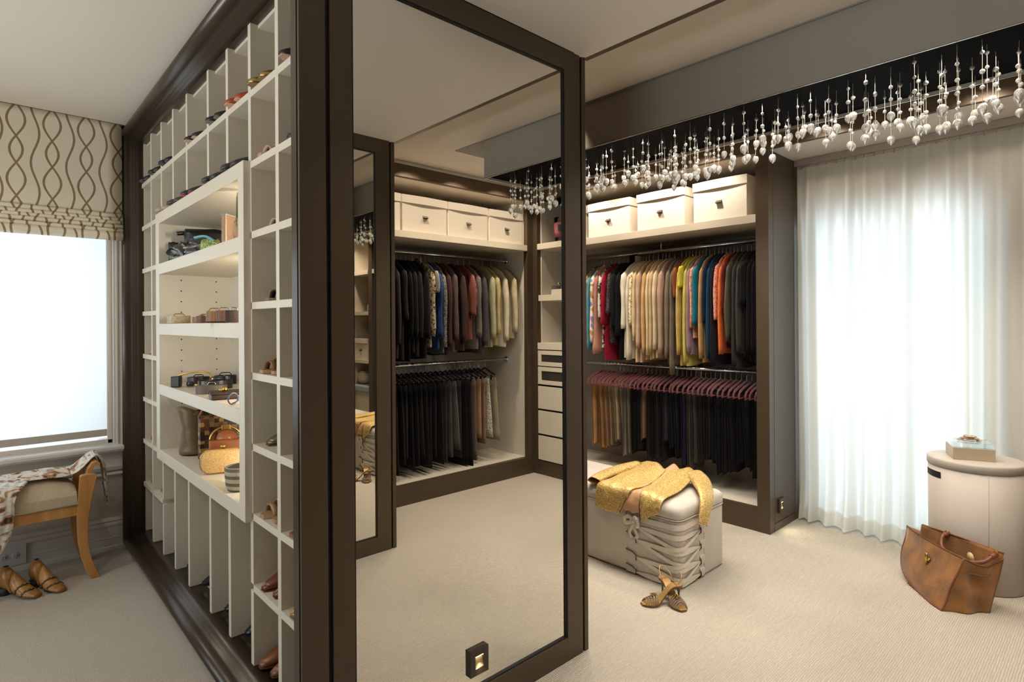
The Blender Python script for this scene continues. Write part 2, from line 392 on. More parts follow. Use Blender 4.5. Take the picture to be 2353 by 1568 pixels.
def step_light(parent, loc, s, h=.098, w=.088):
    g = bpy.data.objects.new('step_light', None); COL.objects.link(g); g.parent = parent; g.location = loc
    tag(g, 'small bronze recessed step light, lit')
    m = MB(); X = lambda d: s * d
    def bx(a, y0, z0, b, y1, z1):
        xs = sorted((X(a), X(b))); m.box(xs[0], y0, z0, xs[1], y1, z1)
    hw, hh = w / 2, h / 2; iw, ih = hw - .024, hh - .026
    for y0, z0, y1, z1 in ((-hw, -hh, -iw, hh), (iw, -hh, hw, hh), (-iw, ih, iw, hh), (-iw, -hh, iw, -ih)): bx(0, y0, z0, .016, y1, z1)
    m.build('bezel', BRONZE_D, g, .001)
    m = MB().add([(X(.001), -iw, ih), (X(.001), iw, ih), (X(.014), iw, -ih), (X(.014), -iw, -ih)], [(0, 1, 2, 3)]); m.build('reflector', LENS, g)
    m = MB(); bx(.003, -iw, ih - .005, .012, iw, ih); m.build('led', LEDM, g)
    wl = parent.matrix_world.translation if False else None
    p = Vector(parent.location) + Vector(loc)
    lamp('SPOT', 'step_glow', (p.x + s * .02, p.y, p.z), 1.6, (1, .9, .62), (p.x + s * .16, p.y, 0), spot_size=radians(120), spot_blend=.9, shadow_soft_size=.01)
mirror_panel('mirror_panel', XM, 1, .703, 'tall bronze-framed mirror on the end of the shoe cabinet', (1.385, .207))
mirror_panel('mirror_panel', -.07, -1, .703, 'facing bronze-framed mirror column seen in the big mirror', None)
# cores of the two islands
S(box('wall_island_left', BRONZE_D, XL, YBK + .03, 0, XM - .061, YF - .005, CE), 'solid core behind the shoe cabinet')
S(box('wall_island_right', BRONZE_D, -.07 + .061, .765, 0, XR, YF - .005, CE), 'solid core behind the facing mirror')
# ================================================================ wardrobes
YW = 4.03                       # front plane of the back wall wardrobes
wd = empty('wardrobe', (-2.85, YW, 0), 'bronze-framed open wardrobe with two rails beside the curtained window', 'wardrobe')
def part(root):
    def f(name, m, x0, y0, z0, x1, y1, z1, bev=0):
        l = root.location; return MB().box(x0 - l.x, y0 - l.y, z0 - l.z, x1 - l.x, y1 - l.y, z1 - l.z).build(name, m, root, bev)
    return f
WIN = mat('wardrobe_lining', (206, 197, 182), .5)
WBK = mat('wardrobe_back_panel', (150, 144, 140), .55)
p = part(wd)
WX0, WX1 = -3.93, -1.71
p('post', BRONZE, -1.80, YW, 0, WX1, YW + .05, CE - .002, .001); p('post', BRONZE, -4.03, YW, 0, WX0, YW + .05, CE - .002, .001)
p('header', BRONZE, WX0, YW + .004, 2.69, -1.80, YW + .05, CE - .002); p('plinth', BRONZE, WX0, YW + .004, 0, -1.80, YW + .05, .164)
p('cornice', SILVER, WX0, YW - .006, CE - .03, -1.80, YW + .004, CE - .002)
p('base_board', WIN, WX0, YW + .05, .145, -1.80, 4.67, .166)
p('side_panel', WIN, -1.80, YW + .05, 0, -1.74, 4.67, CE - .002); p('side_panel', WIN, -4.03, YW + .05, 0, WX0, 4.67, CE - .002)
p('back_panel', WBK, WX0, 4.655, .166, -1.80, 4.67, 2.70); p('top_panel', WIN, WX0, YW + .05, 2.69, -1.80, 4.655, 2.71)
p('shelf', CREAM, WX0, YW, 2.19, -1.80, 4.655, 2.248, .001)
# outer end panel: flat frame with a sunk field
p('end_panel', BRONZE, -1.74, YW + .05, 0, -1.716, 4.55, CE - .002)
for a, b, c, d in ((YW + .05, 0, YW + .075, CE - .003), (4.475, 0, 4.55, CE - .003), (YW + .08, 2.70, 4.47, CE - .003), (YW + .08, 0, 4.47, .055)):
    p('end_panel_stile', BRONZE, -1.716, a, b, WX1, c, d, .001)
p('end_panel_field', BRONZE, -1.716, YW + .08, .06, WX1, 4.47, 2.695, .0015)
step_light(wd, (WX1 + 2.85, 4.20 - YW, .174), 1, .10, .085)
def rod(root, a, b, z, br=(), nm='hanging_rail'):
    l = root.location; A = Vector(a) - l; B = Vector(b) - l
    MB().tube([A, B], .0145, 12).build(nm, CHROME, root)
    for t in (0, 1):
        e = A.lerp(B, t); d = (B - A).normalized() * (1 if t == 0 else -1)
        MB().tube([e, e + d * .012], .026, 12).build('rail_flange', CHROME, root)
    for t in br:
        e = A.lerp(B, t); MB().tube([e + Vector((0, 0, .0146)), e + Vector((0, 0, z - e.z - l.z))], .008, 8).build('rail_bracket', CHROME, root)
RY = 4.33
rod(wd, (WX0, RY, 2.10), (-1.80, RY, 2.10), 2.19, (.55,)); rod(wd, (WX0, RY, 1.10), (-1.80, RY, 1.10), 1.1)

# shelf tower left of it (seen only in the facing mirror)
tw = empty('shelf_tower', (-4.32, YW, 0), 'open shelf tower with a window seat beside the wardrobe, seen in the far mirror', 'shelves')
p = part(tw)
p('post', BRONZE, -4.655, YW, 0, -4.53, YW + .05, CE - .002); p('header', BRONZE, -4.53, YW + .004, 2.69, -4.03, YW + .05, CE - .002)
p('back_panel', WIN, -4.655, 4.655, 0, -4.035, 4.67, 2.70); p('side_panel', WIN, -4.655, YW + .05, 0, -4.53, 4.655, 2.69); p('side_panel', WIN, -4.05, YW + .052, 0, -4.032, 4.655, 2.69)
for a, b in ((2.19, 2.248), (1.61, 1.66), (.92, .965)): p('shelf', CREAM, -4.53, YW + .002, a, -4.05, 4.655, b)
p('seat_box', CREAM, -4.53, YW + .055, 0, -4.05, 4.60, .49)
cu = MB().box(-4.525, YW + .005, .492, -4.056, 4.58, .60).build('seat_cushion', mat('cushion_blue_grey', (150, 160, 162), .9, bump=(400, .3)), None, .03, seg=4)
tag(cu, 'blue-grey seat cushion on the low seat of the shelf tower', 'cushion')
pl = MB().lathe([(.0, 0), (.06, .005), (.095, .03), (.11, .08), (.108, .13), (.09, .17), (.05, .19), (0, .195)], (-4.395, 4.17, .603), 18).build('round_pillow', ramp_mat('pillow_stripes', [(.3, 'cdbfa4'), (.7, 'a2906f')], 14, 'wave', axis='Z'), None)
tag(pl, 'beige ribbed round pillow on the seat cushion', 'pillow')
ht = MB().lathe([(.0, 0), (.16, 0), (.165, .008), (.10, .015), (.095, .10), (.07, .12), (0, .125)], (-4.25, 4.24, 1.661), 20).build('hat', mat('hat_grey', (98, 104, 110), .9, bump=(300, .3)), None)
tag(ht, 'grey felt hat on the middle shelf of the tower', 'hat')

# drawer tower on the right half of the back wall (seen in the mirror)
dt = empty('drawer_tower', (.27, YW, 0), 'cream drawer tower with open shelves between the window and the corner, seen in the mirror', 'drawers')
p = part(dt)
p('post', BRONZE, .575, YW, 0, .636, YW + .05, CE - .002); p('post', BRONZE, -.046, YW, 0, .0, YW + .05, CE - .002)
p('header', BRONZE, 0, YW + .004, 2.69, .575, YW + .05, CE - .002); p('plinth', BRONZE, 0, YW + .004, 0, .575, YW + .05, .135)
p('side_panel', WIN, .56, YW + .05, .14, .60, 4.67, 2.69); p('side_panel', BRONZE, -.046, YW + .05, 0, -.02, 4.67, CE - .002); p('back_panel', WIN, -.02, 4.655, .14, .56, 4.67, 2.69)
p('shelf', CREAM, -.0, YW, 2.205, .575, 4.65, 2.262, .001); p('shelf', CREAM, -.0, YW, 1.70, .56, 4.65, 1.757, .001); p('worktop', CREAM, -.0, YW, 1.225, .575, 4.60, 1.29, .001)
SMOKE = mat('drawer_glass', (60, 56, 52), .1, trans=.0, coat=.6)
dz = [(1.065, 1.215), (.885, 1.055), (.645, .865), (.40, .625), (.145, .38)]
for i, (a, b) in enumerate(dz):
    l = dt.location; d = bpy.data.objects.new('drawer', None); COL.objects.link(d); d.parent = dt
    if i < 2:
        tag(d, 'drawer with a glazed front')
        m = MB()
        for x0, z0, x1, z1 in ((.0, a, .045, b), (.53, a, .573, b), (.045, a, .53, a + .04), (.045, b - .04, .53, b)): m.box(x0 - l.x, .0, z0, x1 - l.x, .02, z1)
        m.build('front_frame', CREAM, d, .001); m = MB().box(.045 - l.x, .008, a + .04, .53 - l.x, .012, b - .04); m.build('pane', SMOKE, d)
    else:
        MB().box(.0 - l.x, 0, a, .573 - l.x, .02, b).build('front', CREAM, d, .0015)
p('carcass', GAP, .0, YW + .022, .138, .56, 4.60, 1.222)
# right wardrobe facing the centre of the room (seen in the mirror)
XW = .636
rw = empty('wardrobe', (XW, 3.0, 0), 'bronze-framed open wardrobe of jackets and skirts, seen in the mirror', 'wardrobe')
p = part(rw)
p('post', BRONZE, XW, 3.955, 0, XW + .05, 4.03, CE - .002); p('post', BRONZE, XW, YF + .003, 0, XW + .05, YF + .08, CE - .002)
p('header', BRONZE, XW + .004, YF + .08, 2.69, XW + .05, 3.955, CE - .002); p('plinth', BRONZE, XW + .004, YF + .08, 0, XW + .05, 3.955, .163)
p('cornice', SILVER, XW - .006, YF + .08, CE - .03, XW + .004, 3.955, CE - .002)
p('base_board', WIN, XW + .05, YF + .08, .145, 1.23, 3.955, .166); p('side_panel', WIN, XW + .05, 3.955, 0, 1.23, 4.0, CE - .002)
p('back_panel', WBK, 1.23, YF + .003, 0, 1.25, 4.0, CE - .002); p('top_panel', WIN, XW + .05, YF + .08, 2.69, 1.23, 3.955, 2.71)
p('shelf', CREAM, XW, YF + .08, 2.193, 1.23, 3.955, 2.249, .001)
RX = .94
rod(rw, (RX, YF + .08, 2.115), (RX, 3.955, 2.115), 2.19, (.2,)); rod(rw, (RX, YF + .08, 1.12), (RX, 3.955, 1.12), 1.1)

# ---------------------------------------------------------------- storage boxes
def storage_box(loc, w, d, label, rz=0, h=.305, hz=.13):
    r = empty('storage_box', loc, label, 'box', 'cream storage boxes on the top shelves', rz)
    MB().box(-w / 2 + .005, .005, 0, w / 2 - .005, d, h - .004).build('body', CREAMBOX, r, .002)
    m = MB(); t = h + .004; n = 8
    # lid skirt, bowed outwards in the middle
    fr = [(-w / 2 + w * i / n, -.001 - .012 * sin(pi * i / n)) for i in range(n + 1)]
    m.prism(fr + [(w / 2, .004), (-w / 2, .004)], 'Z', t - .066, t)
    m.box(-w / 2, .004, t - .006, w / 2, d + .004, t); m.box(-w / 2, .004, t - .07, -w / 2 + .0045, d + .004, t - .006); m.box(w / 2 - .0045, .004, t - .07, w / 2, d + .004, t - .006)
    m.build('lid', CREAMBOX, r, .0012)
    k = MB().prism([(-.018, hz), (-.018, hz + .003), (.005, hz + .022), (.005, hz - .004)], 'X', -.022, .022); k.build('pull', BRONZE_D, r)
    return r
for x0, x1, lb in ((-3.84, -3.385, 'cream linen storage box half hidden behind the mirror edge on the wardrobe shelf'), (-3.362, -2.90, 'cream linen storage box leftmost of the three whole boxes on the wardrobe shelf'),
                   (-2.832, -2.38, 'cream linen storage box in the middle of the wardrobe shelf'), (-2.313, -1.88, 'cream linen storage box next to the bronze post by the curtain')):
    storage_box(((x0 + x1) / 2, 4.075, 2.249), x1 - x0, .38, lb)
for y0, y1, lb in ((2.12, 2.55, 'cream linen storage box cut by the facing mirror column, in the reflection'), (2.56, 3.022, 'cream linen storage box leftmost whole one in the mirror reflection'),
                   (3.032, 3.493, 'cream linen storage box second from the corner in the mirror reflection'), (3.51, 3.95, 'cream linen storage box nearest the corner in the mirror reflection')):
    storage_box((.685, (y0 + y1) / 2, 2.25), y1 - y0, .38, lb, -pi / 2)
b = storage_box((-4.30, 4.05, .966), .40, .36, 'small cream box on the lower shelf of the shelf tower', 0, .30)
b['group'] = ''; del b['group']

# candle and little box on the drawer tower shelves
c = empty('candle', (.295, 4.12, 2.263), 'large pink candle in a clear glass tumbler on the tower shelf', 'candle')
MB().lathe([(.0, .012), (.088, .012), (.093, .06), (.100, .175), (0, .175)], n=24).build('wax', mat('pink_wax', (196, 110, 124), .5, var=(30, .1)), c)
MB().lathe([(.0, 0), (.086, 0), (.092, .008), (.096, .06), (.105, .225), (.102, .225), (.0925, .06), (.0885, .0115), (0, .0115)], n=24).build('tumbler', WGLASS, c)
m = MB(); a0 = pi * 1.30
m.grid(lambda u, v: ((.0985 + .004 * v) * cos(a0 + .55 * (1 - u)), (.0985 + .004 * v) * sin(a0 + .55 * (1 - u)), .09 + .06 * v), 6, 2); m.build('label', mat('black_label', (26, 22, 24), .5), c)
t = bpy.data.curves.new('lettering', 'FONT')
kb = empty('keepsake_box', (.33, 4.10, 1.758), 'small cream box with a clear acrylic lid on the tower shelf', 'box')
box('base', CREAM, -.085, -.04, 0, .085, .10, .05, kb, .002); box('acrylic_lid', WGLASS, -.083, -.038, .051, .083, .098, .085, kb, .001)
MB().lathe([(0, 0), (.014, .003), (.018, .016), (.014, .03), (0, .034)], (.04, .02, .086), 12).build('knob', SILVER, kb)
bpy.data.curves.remove(t)
# ================================================================ crystal canopy
cx0, cx1, cy0, cy1, cz0 = -2.95, -.20, 2.70, 3.268, 2.541
ch = empty('crystal_canopy', ((cx0 + cx1) / 2, (cy0 + cy1) / 2, cz0), 'long grey ceiling canopy hung with rows of glass drops', 'chandelier')
lc = ch.location
m = MB(); t = .012
m.box(cx0, cy0, cz0, cx1, cy0 + t, CE - .006); m.box(cx0, cy1 - t, cz0, cx1, cy1, CE - .006); m.box(cx0, cy0 + t, cz0, cx0 + t, cy1 - t, CE - .006); m.box(cx1 - t, cy0 + t, cz0, cx1, cy1 - t, CE - .006)
m.v = [(a - lc.x, b - lc.y, c - lc.z) for a, b, c in m.v]; m.build('canopy_shell', GRAYCAN, ch)
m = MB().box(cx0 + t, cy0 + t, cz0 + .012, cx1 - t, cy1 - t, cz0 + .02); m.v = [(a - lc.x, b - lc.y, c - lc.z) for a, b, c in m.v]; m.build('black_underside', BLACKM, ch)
e = .006; m = MB()
for a in ((cx0 - .001, cy0 - .0015, cx1 + .001, cy0 + e), (cx0 - .001, cy1 - e, cx1 + .001, cy1 + .0015), (cx0 - .001, cy0 + e, cx0 + e, cy1 - e), (cx1 - e, cy0 + e, cx1 + .001, cy1 - e)): m.box(a[0], a[1], cz0 - .004, a[2], a[3], cz0)
m.v = [(a - lc.x, b - lc.y, c - lc.z) for a, b, c in m.v]; m.build('edge_trim', SILVER, ch)
m = MB().box(cx0 - .33, cy0 - .01, CE - .006, cx1 + .33, cy1 + .01, CE - .001); m.v = [(a - lc.x, b - lc.y, c - lc.z) for a, b, c in m.v]; m.build('ceiling_plate', mat('ceiling_plate_grey', (140, 136, 132), .6), ch)

def crystal_mat():
    m = bpy.data.materials.new('crystal_glass'); m.use_nodes = True; nt = m.node_tree; N = nt.nodes.new; K = nt.links.new
    nt.nodes.remove(nt.nodes['Principled BSDF']); out = nt.nodes['Material Output']
    g = N('ShaderNodeBsdfGlass'); g.inputs['IOR'].default_value = 1.5; g.inputs['Roughness'].default_value = .03
    d = N('ShaderNodeBsdfTranslucent'); d.inputs[0].default_value = (.95, .92, .86, 1)
    d2 = N('ShaderNodeBsdfDiffuse'); d2.inputs[0].default_value = (.95, .92, .86, 1)
    a = N('ShaderNodeMixShader'); a.inputs[0].default_value = .5; K(d.outputs[0], a.inputs[1]); K(d2.outputs[0], a.inputs[2])
    x = N('ShaderNodeMixShader'); x.inputs[0].default_value = .24; K(g.outputs[0], x.inputs[1]); K(a.outputs[0], x.inputs[2])
    K(x.outputs[0], out.inputs[0]); return m
CRY = crystal_mat()
WIRE = mat('strand_wire', (190, 180, 165), .3, .6)
drop = MB().lathe([(.003, .0445), (.0095, .0425), (.014, .037), (.0162, .029), (.0155, .021), (.0122, .0125), (.0075, .0068), (.0038, .0038), (.0030, .001), (.001, -.001)], n=10).mesh('crystal_drop')
bead = MB().lathe([(.001, .009), (.006, .0065), (.009, .0), (.006, -.0065), (.001, -.009)], n=8).mesh('bead')
dropM = bead  # placeholder name kept local
for me in (drop, bead): me.materials.append(CRY)
rnd = random.Random(11)
spots = []
nx, ny = 34, 5
for i in range(nx):
    for j in range(ny):
        if rnd.random() < .08: continue
        x = cx0 + .06 + (cx1 - cx0 - .12) * (i + .5 + rnd.uniform(-.34, .34)) / nx
        y = cy0 + .05 + (cy1 - cy0 - .10) * (j + .5 + rnd.uniform(-.4, .4)) / ny
        spots.append((x, y))
wires = MB(); beads = []
for n, (x, y) in enumerate(spots):
    v = (y - cy0) / (cy1 - cy0)
    zl = cz0 - .255 + .10 * v + .028 * sin(x * 5.3 + 2 * v) + rnd.uniform(-.055, .05)   # tip of the drop
    o = bpy.data.objects.new('crystal_drop', drop); COL.objects.link(o); o.parent = ch
    o.location = (x - lc.x, y - lc.y, zl - lc.z); o.rotation_euler.z = rnd.random()
    s_ = rnd.uniform(.85, 1.12); o.scale = (s_, s_, s_)
    top = cz0 + .012; zz = zl + .0445
    wires.tube([(x - lc.x, y - lc.y, top - lc.z), (x - lc.x, y - lc.y, zz - lc.z)], .0009, 4, caps=False)
    z = zz + rnd.uniform(.035, .07)
    while z < top - .02:
        beads.append((x, y, z)); z += rnd.uniform(.05, .075)
beads.sort(key=lambda b: (b[0] + .2) ** 2 * .2 + b[1] ** 2)
rest = MB()
for n, (x, y, z) in enumerate(beads):
    if n < 290:
        o = bpy.data.objects.new('bead', bead); COL.objects.link(o); o.parent = ch; o.location = (x - lc.x, y - lc.y, z - lc.z); s_ = rnd.uniform(.8, 1.15); o.scale = (s_, s_, s_)
    else: rest.lathe([(.001, .009), (.006, .0065), (.009, .0), (.006, -.0065), (.001, -.009)], (x - lc.x, y - lc.y, z - lc.z), 8)
if rest.v: tag(rest.build('far_beads', CRY, ch), 'smaller far beads of the canopy', kind='stuff')
tag(wires.build('strand_wires', WIRE, ch), kind='stuff')
for i in range(12):
    for j in range(3):
        x, y = cx0 + .12 + (cx1 - cx0 - .24) * i / 11, cy0 + .10 + .18 * j
        lamp('SPOT', 'canopy_led', (x, y, cz0 + .010), 9, (1, .93, .80), (x, y, 0), spot_size=radians(140), spot_blend=.5, shadow_soft_size=.008)

# ================================================================ sheer curtain
def curtain_mat():
    m = bpy.data.materials.new('sheer_linen'); m.use_nodes = True; nt = m.node_tree; N = nt.nodes.new; K = nt.links.new
    nt.nodes.remove(nt.nodes['Principled BSDF']); out = nt.nodes['Material Output']
    col = (.86, .83, .76, 1)
    d = N('ShaderNodeBsdfDiffuse'); d.inputs[0].default_value = col; tr = N('ShaderNodeBsdfTranslucent'); tr.inputs[0].default_value = (.9, .9, .86, 1)
    tp = N('ShaderNodeBsdfTransparent')
    tc = N('ShaderNodeTexCoord'); mp = N('ShaderNodeMapping'); mp.inputs['Scale'].default_value = (40, 40, 260); n = N('ShaderNodeTexNoise'); n.inputs['Scale'].default_value = 1.2; n.inputs['Detail'].default_value = 3
    K(tc.outputs['Object'], mp.inputs[0]); K(mp.outputs[0], n.inputs['Vector'])
    bp = N('ShaderNodeBump'); bp.inputs['Strength'].default_value = .25; bp.inputs['Distance'].default_value = .002; K(n.outputs['Fac'], bp.inputs['Height']); K(bp.outputs[0], d.inputs['Normal'])
    a = N('ShaderNodeMixShader'); a.inputs[0].default_value = .5; K(d.outputs[0], a.inputs[1]); K(tr.outputs[0], a.inputs[2])
    x = N('ShaderNodeMixShader'); x.inputs[0].default_value = .0; K(a.outputs[0], x.inputs[1]); K(tp.outputs[0], x.inputs[2])
    K(x.outputs[0], out.inputs[0]); return m
SHEER = curtain_mat()
cu0, cu1, cyc = -1.695, -.062, 4.505
def fold(x, v):
    k = (x - cu0) / .118; ph = k * 2 * pi + .5 * sin(k * 1.7)
    amp = (.030 + .012 * v + .012 * sin(k * 2.3 + 1)) * min(1, .35 + 3 * v)
    return amp * (sin(ph) + .22 * sin(2 * ph + .6))
def cfn(u, v):
    x = cu0 + (cu1 - cu0) * u
    z = 2.625 - (2.625 - .018) * v
    y = cyc + fold(x, v) + .012 * sin(x * 9 + v * 3)
    if v > .9: y -= (v - .9) * .35 * (1 + .6 * sin(x * 21))
    xx = x + .012 * v * sin(x * 14) - (.022 * max(0, (v - .8) * 5) ** 2 if u < .04 else 0) * 0
    return (xx, y, z)
cu = empty('sheer_curtain', ((cu0 + cu1) / 2, cyc, 0), 'white sheer floor-length curtain glowing in front of the garden door', 'curtain')
m = MB().grid(cfn, 330, 46); m.v = [(a - cu.location.x, b - cu.location.y, c) for a, b, c in m.v]; m.build('fabric', SHEER, cu)
def hem(u, v):
    x, y, z = cfn(u, .9615 + .0385 * v); return (x - cu.location.x, y - .004 - cu.location.y, z)
MB().grid(hem, 330, 2).build('hem', SHEER, cu)
TRK = mat('track_aluminium', (176, 166, 158), .35, .3)
tr = MB().box(cu0 - .01 - cu.location.x, -.03, 2.648, cu1 + .01 - cu.location.x, .03, 2.686).box(cu0 - .01 - cu.location.x, -.034, 2.640, cu1 + .01 - cu.location.x, -.028, 2.686); tr.build('curtain_track', TRK, cu)
g = MB()
k = cu0 + .03
while k < cu1:
    y = cfn((k - cu0) / (cu1 - cu0), 0)[1] - cyc; g.box(k - .004 - cu.location.x, y - .004, 2.620, k + .004 - cu.location.x, y + .004, 2.648); k += .059
tag(g.build('glider', TRK, cu), kind='stuff')
# ================================================================ clothes on hangers
_cm = {}
def fab(hexc, bump=.35, rough=.9):
    k = (hexc, bump)
    if k not in _cm: _cm[k] = mat('fabric_' + hexc, hexc, rough, bump=(160, bump, .004), var=(9, .22), sheen=.06, spec=.12)
    return _cm[k]
PAT = {
 'leopard': ramp_mat('leopard_print', [(.30, '15100c'), (.42, '1d1510'), (.47, 'b9a487'), (1, 'd8c7aa')], 55, 'noise', distort=1.2, detail=1),
 'print_warm': ramp_mat('warm_print', [(.36, '6b3a5a'), (.45, 'd8c25a'), (.52, 'c8743a'), (.62, 'e6ddc8')], 22, 'noise', detail=1),
 'print_white': ramp_mat('white_mustard_print', [(.38, 'c4973f'), (.46, 'e9e4dc'), (.58, 'e6e0dc'), (.66, '8c7fb0')], 14, 'noise', detail=1),
 'print_brown': ramp_mat('brown_white_print', [(.42, '3c2a22'), (.5, 'd9cfc2'), (.6, 'e2dace')], 30, 'noise', detail=2),
 'paisley': ramp_mat('coral_paisley', [(.36, 'a8544a'), (.46, 'd58f76'), (.58, 'dfa28a'), (.68, 'a65a50')], 36, 'noise', detail=1, distort=1.5),
 'sequin': ramp_mat('cream_sequins', [(.35, '7c6a55'), (.5, 'e0cfae'), (.62, 'f4ead2')], 70, 'noise', rough=.35),
 'floral': ramp_mat('orange_floral', [(.38, 'c9622f'), (.48, 'b98f86'), (.6, 'd9a27c')], 45, 'noise', detail=1),
 'stripe_rust': ramp_mat('rust_stripes', [(.35, '5e2f29'), (.6, '8a4a40')], 38, 'wave', axis='Y', distort=.6),
 'tweed': ramp_mat('black_white_tweed', [(.42, '17161a'), (.55, '8f8b88')], 130, 'noise', detail=2),
 'sage': ramp_mat('sage_tweed', [(.4, '8d876a'), (.6, 'aaa384')], 140, 'noise', detail=2),
 'check': ramp_mat('brown_check', [(.4, '4a3a33'), (.6, '75625a')], 60, 'wave', axis='DIAGONAL', distort=.3),
 'sequin_silver': ramp_mat('silver_sequins', [(.4, '6c6258'), (.55, 'cfc6ba')], 120, 'noise', rough=.3),
 'lace': ramp_mat('dark_lace', [(.4, '1a1517'), (.6, '4a4244')], 60, 'noise', detail=2),
}
def cm(c): return PAT[c] if c in PAT else fab(c)
HOOKM = CHROME
WOODB = mat('dark_hanger', (52, 34, 30), .45); FELT = mat('burgundy_velvet', (120, 44, 52), .85, sheen=.5); PINKH = mat('grey_hanger', (150, 128, 118), .4)
def hook_mb(zr):
    # local origin = neck of the hanger; rail centre is zr above
    pts = [(0, 0, -.01), (0, 0, zr - .03), (0, .012, zr - .022)] + [(0, .0182 * cos(a), zr + .0182 * sin(a)) for a in [(-40 + 28 * k) * pi / 180 for k in range(9)]]
    return MB().tube(pts, .0021, 5, caps=False)
def hanger_meshes(kind):
    m = MB()
    if kind == 'coat':
        pts = [(0, -.122, -.066), (0, -.10, -.050), (0, -.07, -.034), (0, -.03, -.014), (0, 0, -.006), (0, .03, -.014), (0, .07, -.034), (0, .10, -.050), (0, .122, -.066)]
        m.tube(pts, .0032, 7, ry=.008, up=(1, 0, 0)); mt = WOODB
    else:
        pts = [(0, -.212, -.115), (0, -.214, -.085), (0, -.198, -.062), (0, -.14, -.038), (0, 0, 0), (0, .14, -.038), (0, .198, -.062), (0, .214, -.085), (0, .212, -.115)]
        m.tube(pts, .0048, 7, ry=.012, up=(1, 0, 0)); m.tube([(0, -.208, -.108), (0, .208, -.108)], .0045, 6); mt = FELT
    me = m.mesh('hanger'); me.materials.append(mt); return me
HM = {k: hanger_meshes(k) for k in ('coat', 'felt')}
HK = hook_mb(.075).mesh('hook'); HK.materials.append(HOOKM)
def hanger(kind, loc, rz, label, group):
    o = bpy.data.objects.new('clothes_hanger', HM[kind]); COL.objects.link(o); o.location = loc; o.rotation_euler.z = rz
    tag(o, label, 'hanger', group)
    h = bpy.data.objects.new('hook', HK); COL.objects.link(h); h.parent = o
    return o
gr = random.Random(3)
def torso(L, w=.2, hs=.02, flare=1.05, seed=0):
    r = random.Random(seed); ph, k, ph2 = r.uniform(0, 6), r.uniform(22, 34), r.uniform(0, 6)
    lv = [(0, .05, .42), (-.012, .075, .46), (-.035, .125, .5), (-.065, .172, .54), (-.10, .198, .58)]
    n = 9
    for i in range(1, n + 1):
        t = i / n; lv.append((-.10 - (L - .10) * t, w * (1 + (flare - 1) * t) * (1 + .03 * sin(5 * t + ph)), .60 + .10 * t))
    rings = []; N = 18
    for z, hd, t in lv:
        f = min(1, max(0, (-z - .05) / .3)); ring = []; t = max(t * hs, .0045)
        for a in range(N):
            A = 2 * pi * a / N; c, s_ = cos(A), sin(A)
            y = hd * (abs(s_) ** .8) * (1 if s_ >= 0 else -1); x = t * (abs(c) ** .6) * (1 if c >= 0 else -1)
            x += f * hs * (.17 * sin(k * y + ph) + .06 * sin(4 * z + ph2))
            ring.append((x, y, z + (.006 * sin(k * .5 * y + ph2) if z == lv[-1][0] else 0)))
        rings.append(ring)
    return MB().loft(rings, caps=False)
def sleeve(side, L, seed=0, r0=.052, r1=.040, hs=.02, balloon=0, cuff=0):
    r = random.Random(seed + 5); ph = r.uniform(0, 6)
    rings = []; n = 11; N = 10
    for i in range(n + 1):
        t = i / n; z = -.062 - .02 * (1 - t) - L * t
        c = .182 + .028 * min(1, 4 * t) + .012 * t; rr = r0 + (r1 - r0) * t; tt = hs * (.80 - .10 * t)
        if i == 0: rr, tt, c = .02, hs * .4, .165
        if balloon: rr += sin(pi * min(1, t * 1.02)) ** 2 * balloon * t
        if cuff and t > .86: rr += cuff
        ring = []
        for a in range(N):
            A = 2 * pi * a / N
            ring.append((tt * cos(A) + .06 * hs * sin(9 * t + ph + A), side * (c + rr * sin(A) + .004 * sin(7 * t + ph)), z + .004 * sin(3 * A + ph) * (t > .99)))
        rings.append(ring if side > 0 else ring[::-1])
    return MB().loft(rings)
def spaced(items, k=0, gap=.030):
    xs = [i[k] for i in items]
    for _ in range(200):
        for i in range(len(xs) - 1):
            d = gap - (xs[i + 1] - xs[i])
            if d > 0: xs[i] -= d / 2; xs[i + 1] += d / 2
        xs[0] = max(xs[0], items[0][k]); xs[-1] = min(xs[-1], items[-1][k] + .008)
    hs = [min([abs(xs[i] - xs[j]) / 2 for j in (i - 1, i + 1) if 0 <= j < len(xs)]) - .0012 for i in range(len(xs))]
    return xs, [min(h, .026) for h in hs]
def garment(name, label, cat, group, loc, rz, color, hem=.80, sl=.60, neck=None, seed=0, scol=None, hang=True, **kw):
    sk = {k: kw[k] for k in ('balloon', 'cuff', 'r0', 'r1') if k in kw}
    tk = {k: kw[k] for k in ('w', 'flare') if k in kw}; tk['hs'] = sk['hs'] = kw['hs']
    o = torso(hem, seed=seed, **tk).build(name, cm(color)); o.location = loc; o.rotation_euler.z = rz; tag(o, label, cat, group)
    if sl:
        for s in (-1, 1):
            sleeve(s, sl, seed, **sk).build('sleeve', cm(scol or color), o)
    if neck:
        h = neck; m = MB(); N = 12
        rings = [[(rx * cos(2 * pi * a / N), ry * sin(2 * pi * a / N), z) for a in range(N)] for rx, ry, z in ((.0115, .052, -.006), (.013, .052, .01), (.012, .052, h * .7), (.014, .055, h))]
        m.loft(rings, caps=False).build('collar', cm(color), o, solid=.002)
    if hang: hanger('coat', (loc[0], loc[1], loc[2]), rz, 'dark wooden hanger holding the ' + label.split(' on the ')[0].split(' in the ')[0], 'wooden hangers on the upper rails')
    return o
G1 = 'tops hanging on the upper rail by the curtain'
ZN = 2.10 - .075
U = ' on the upper rail'
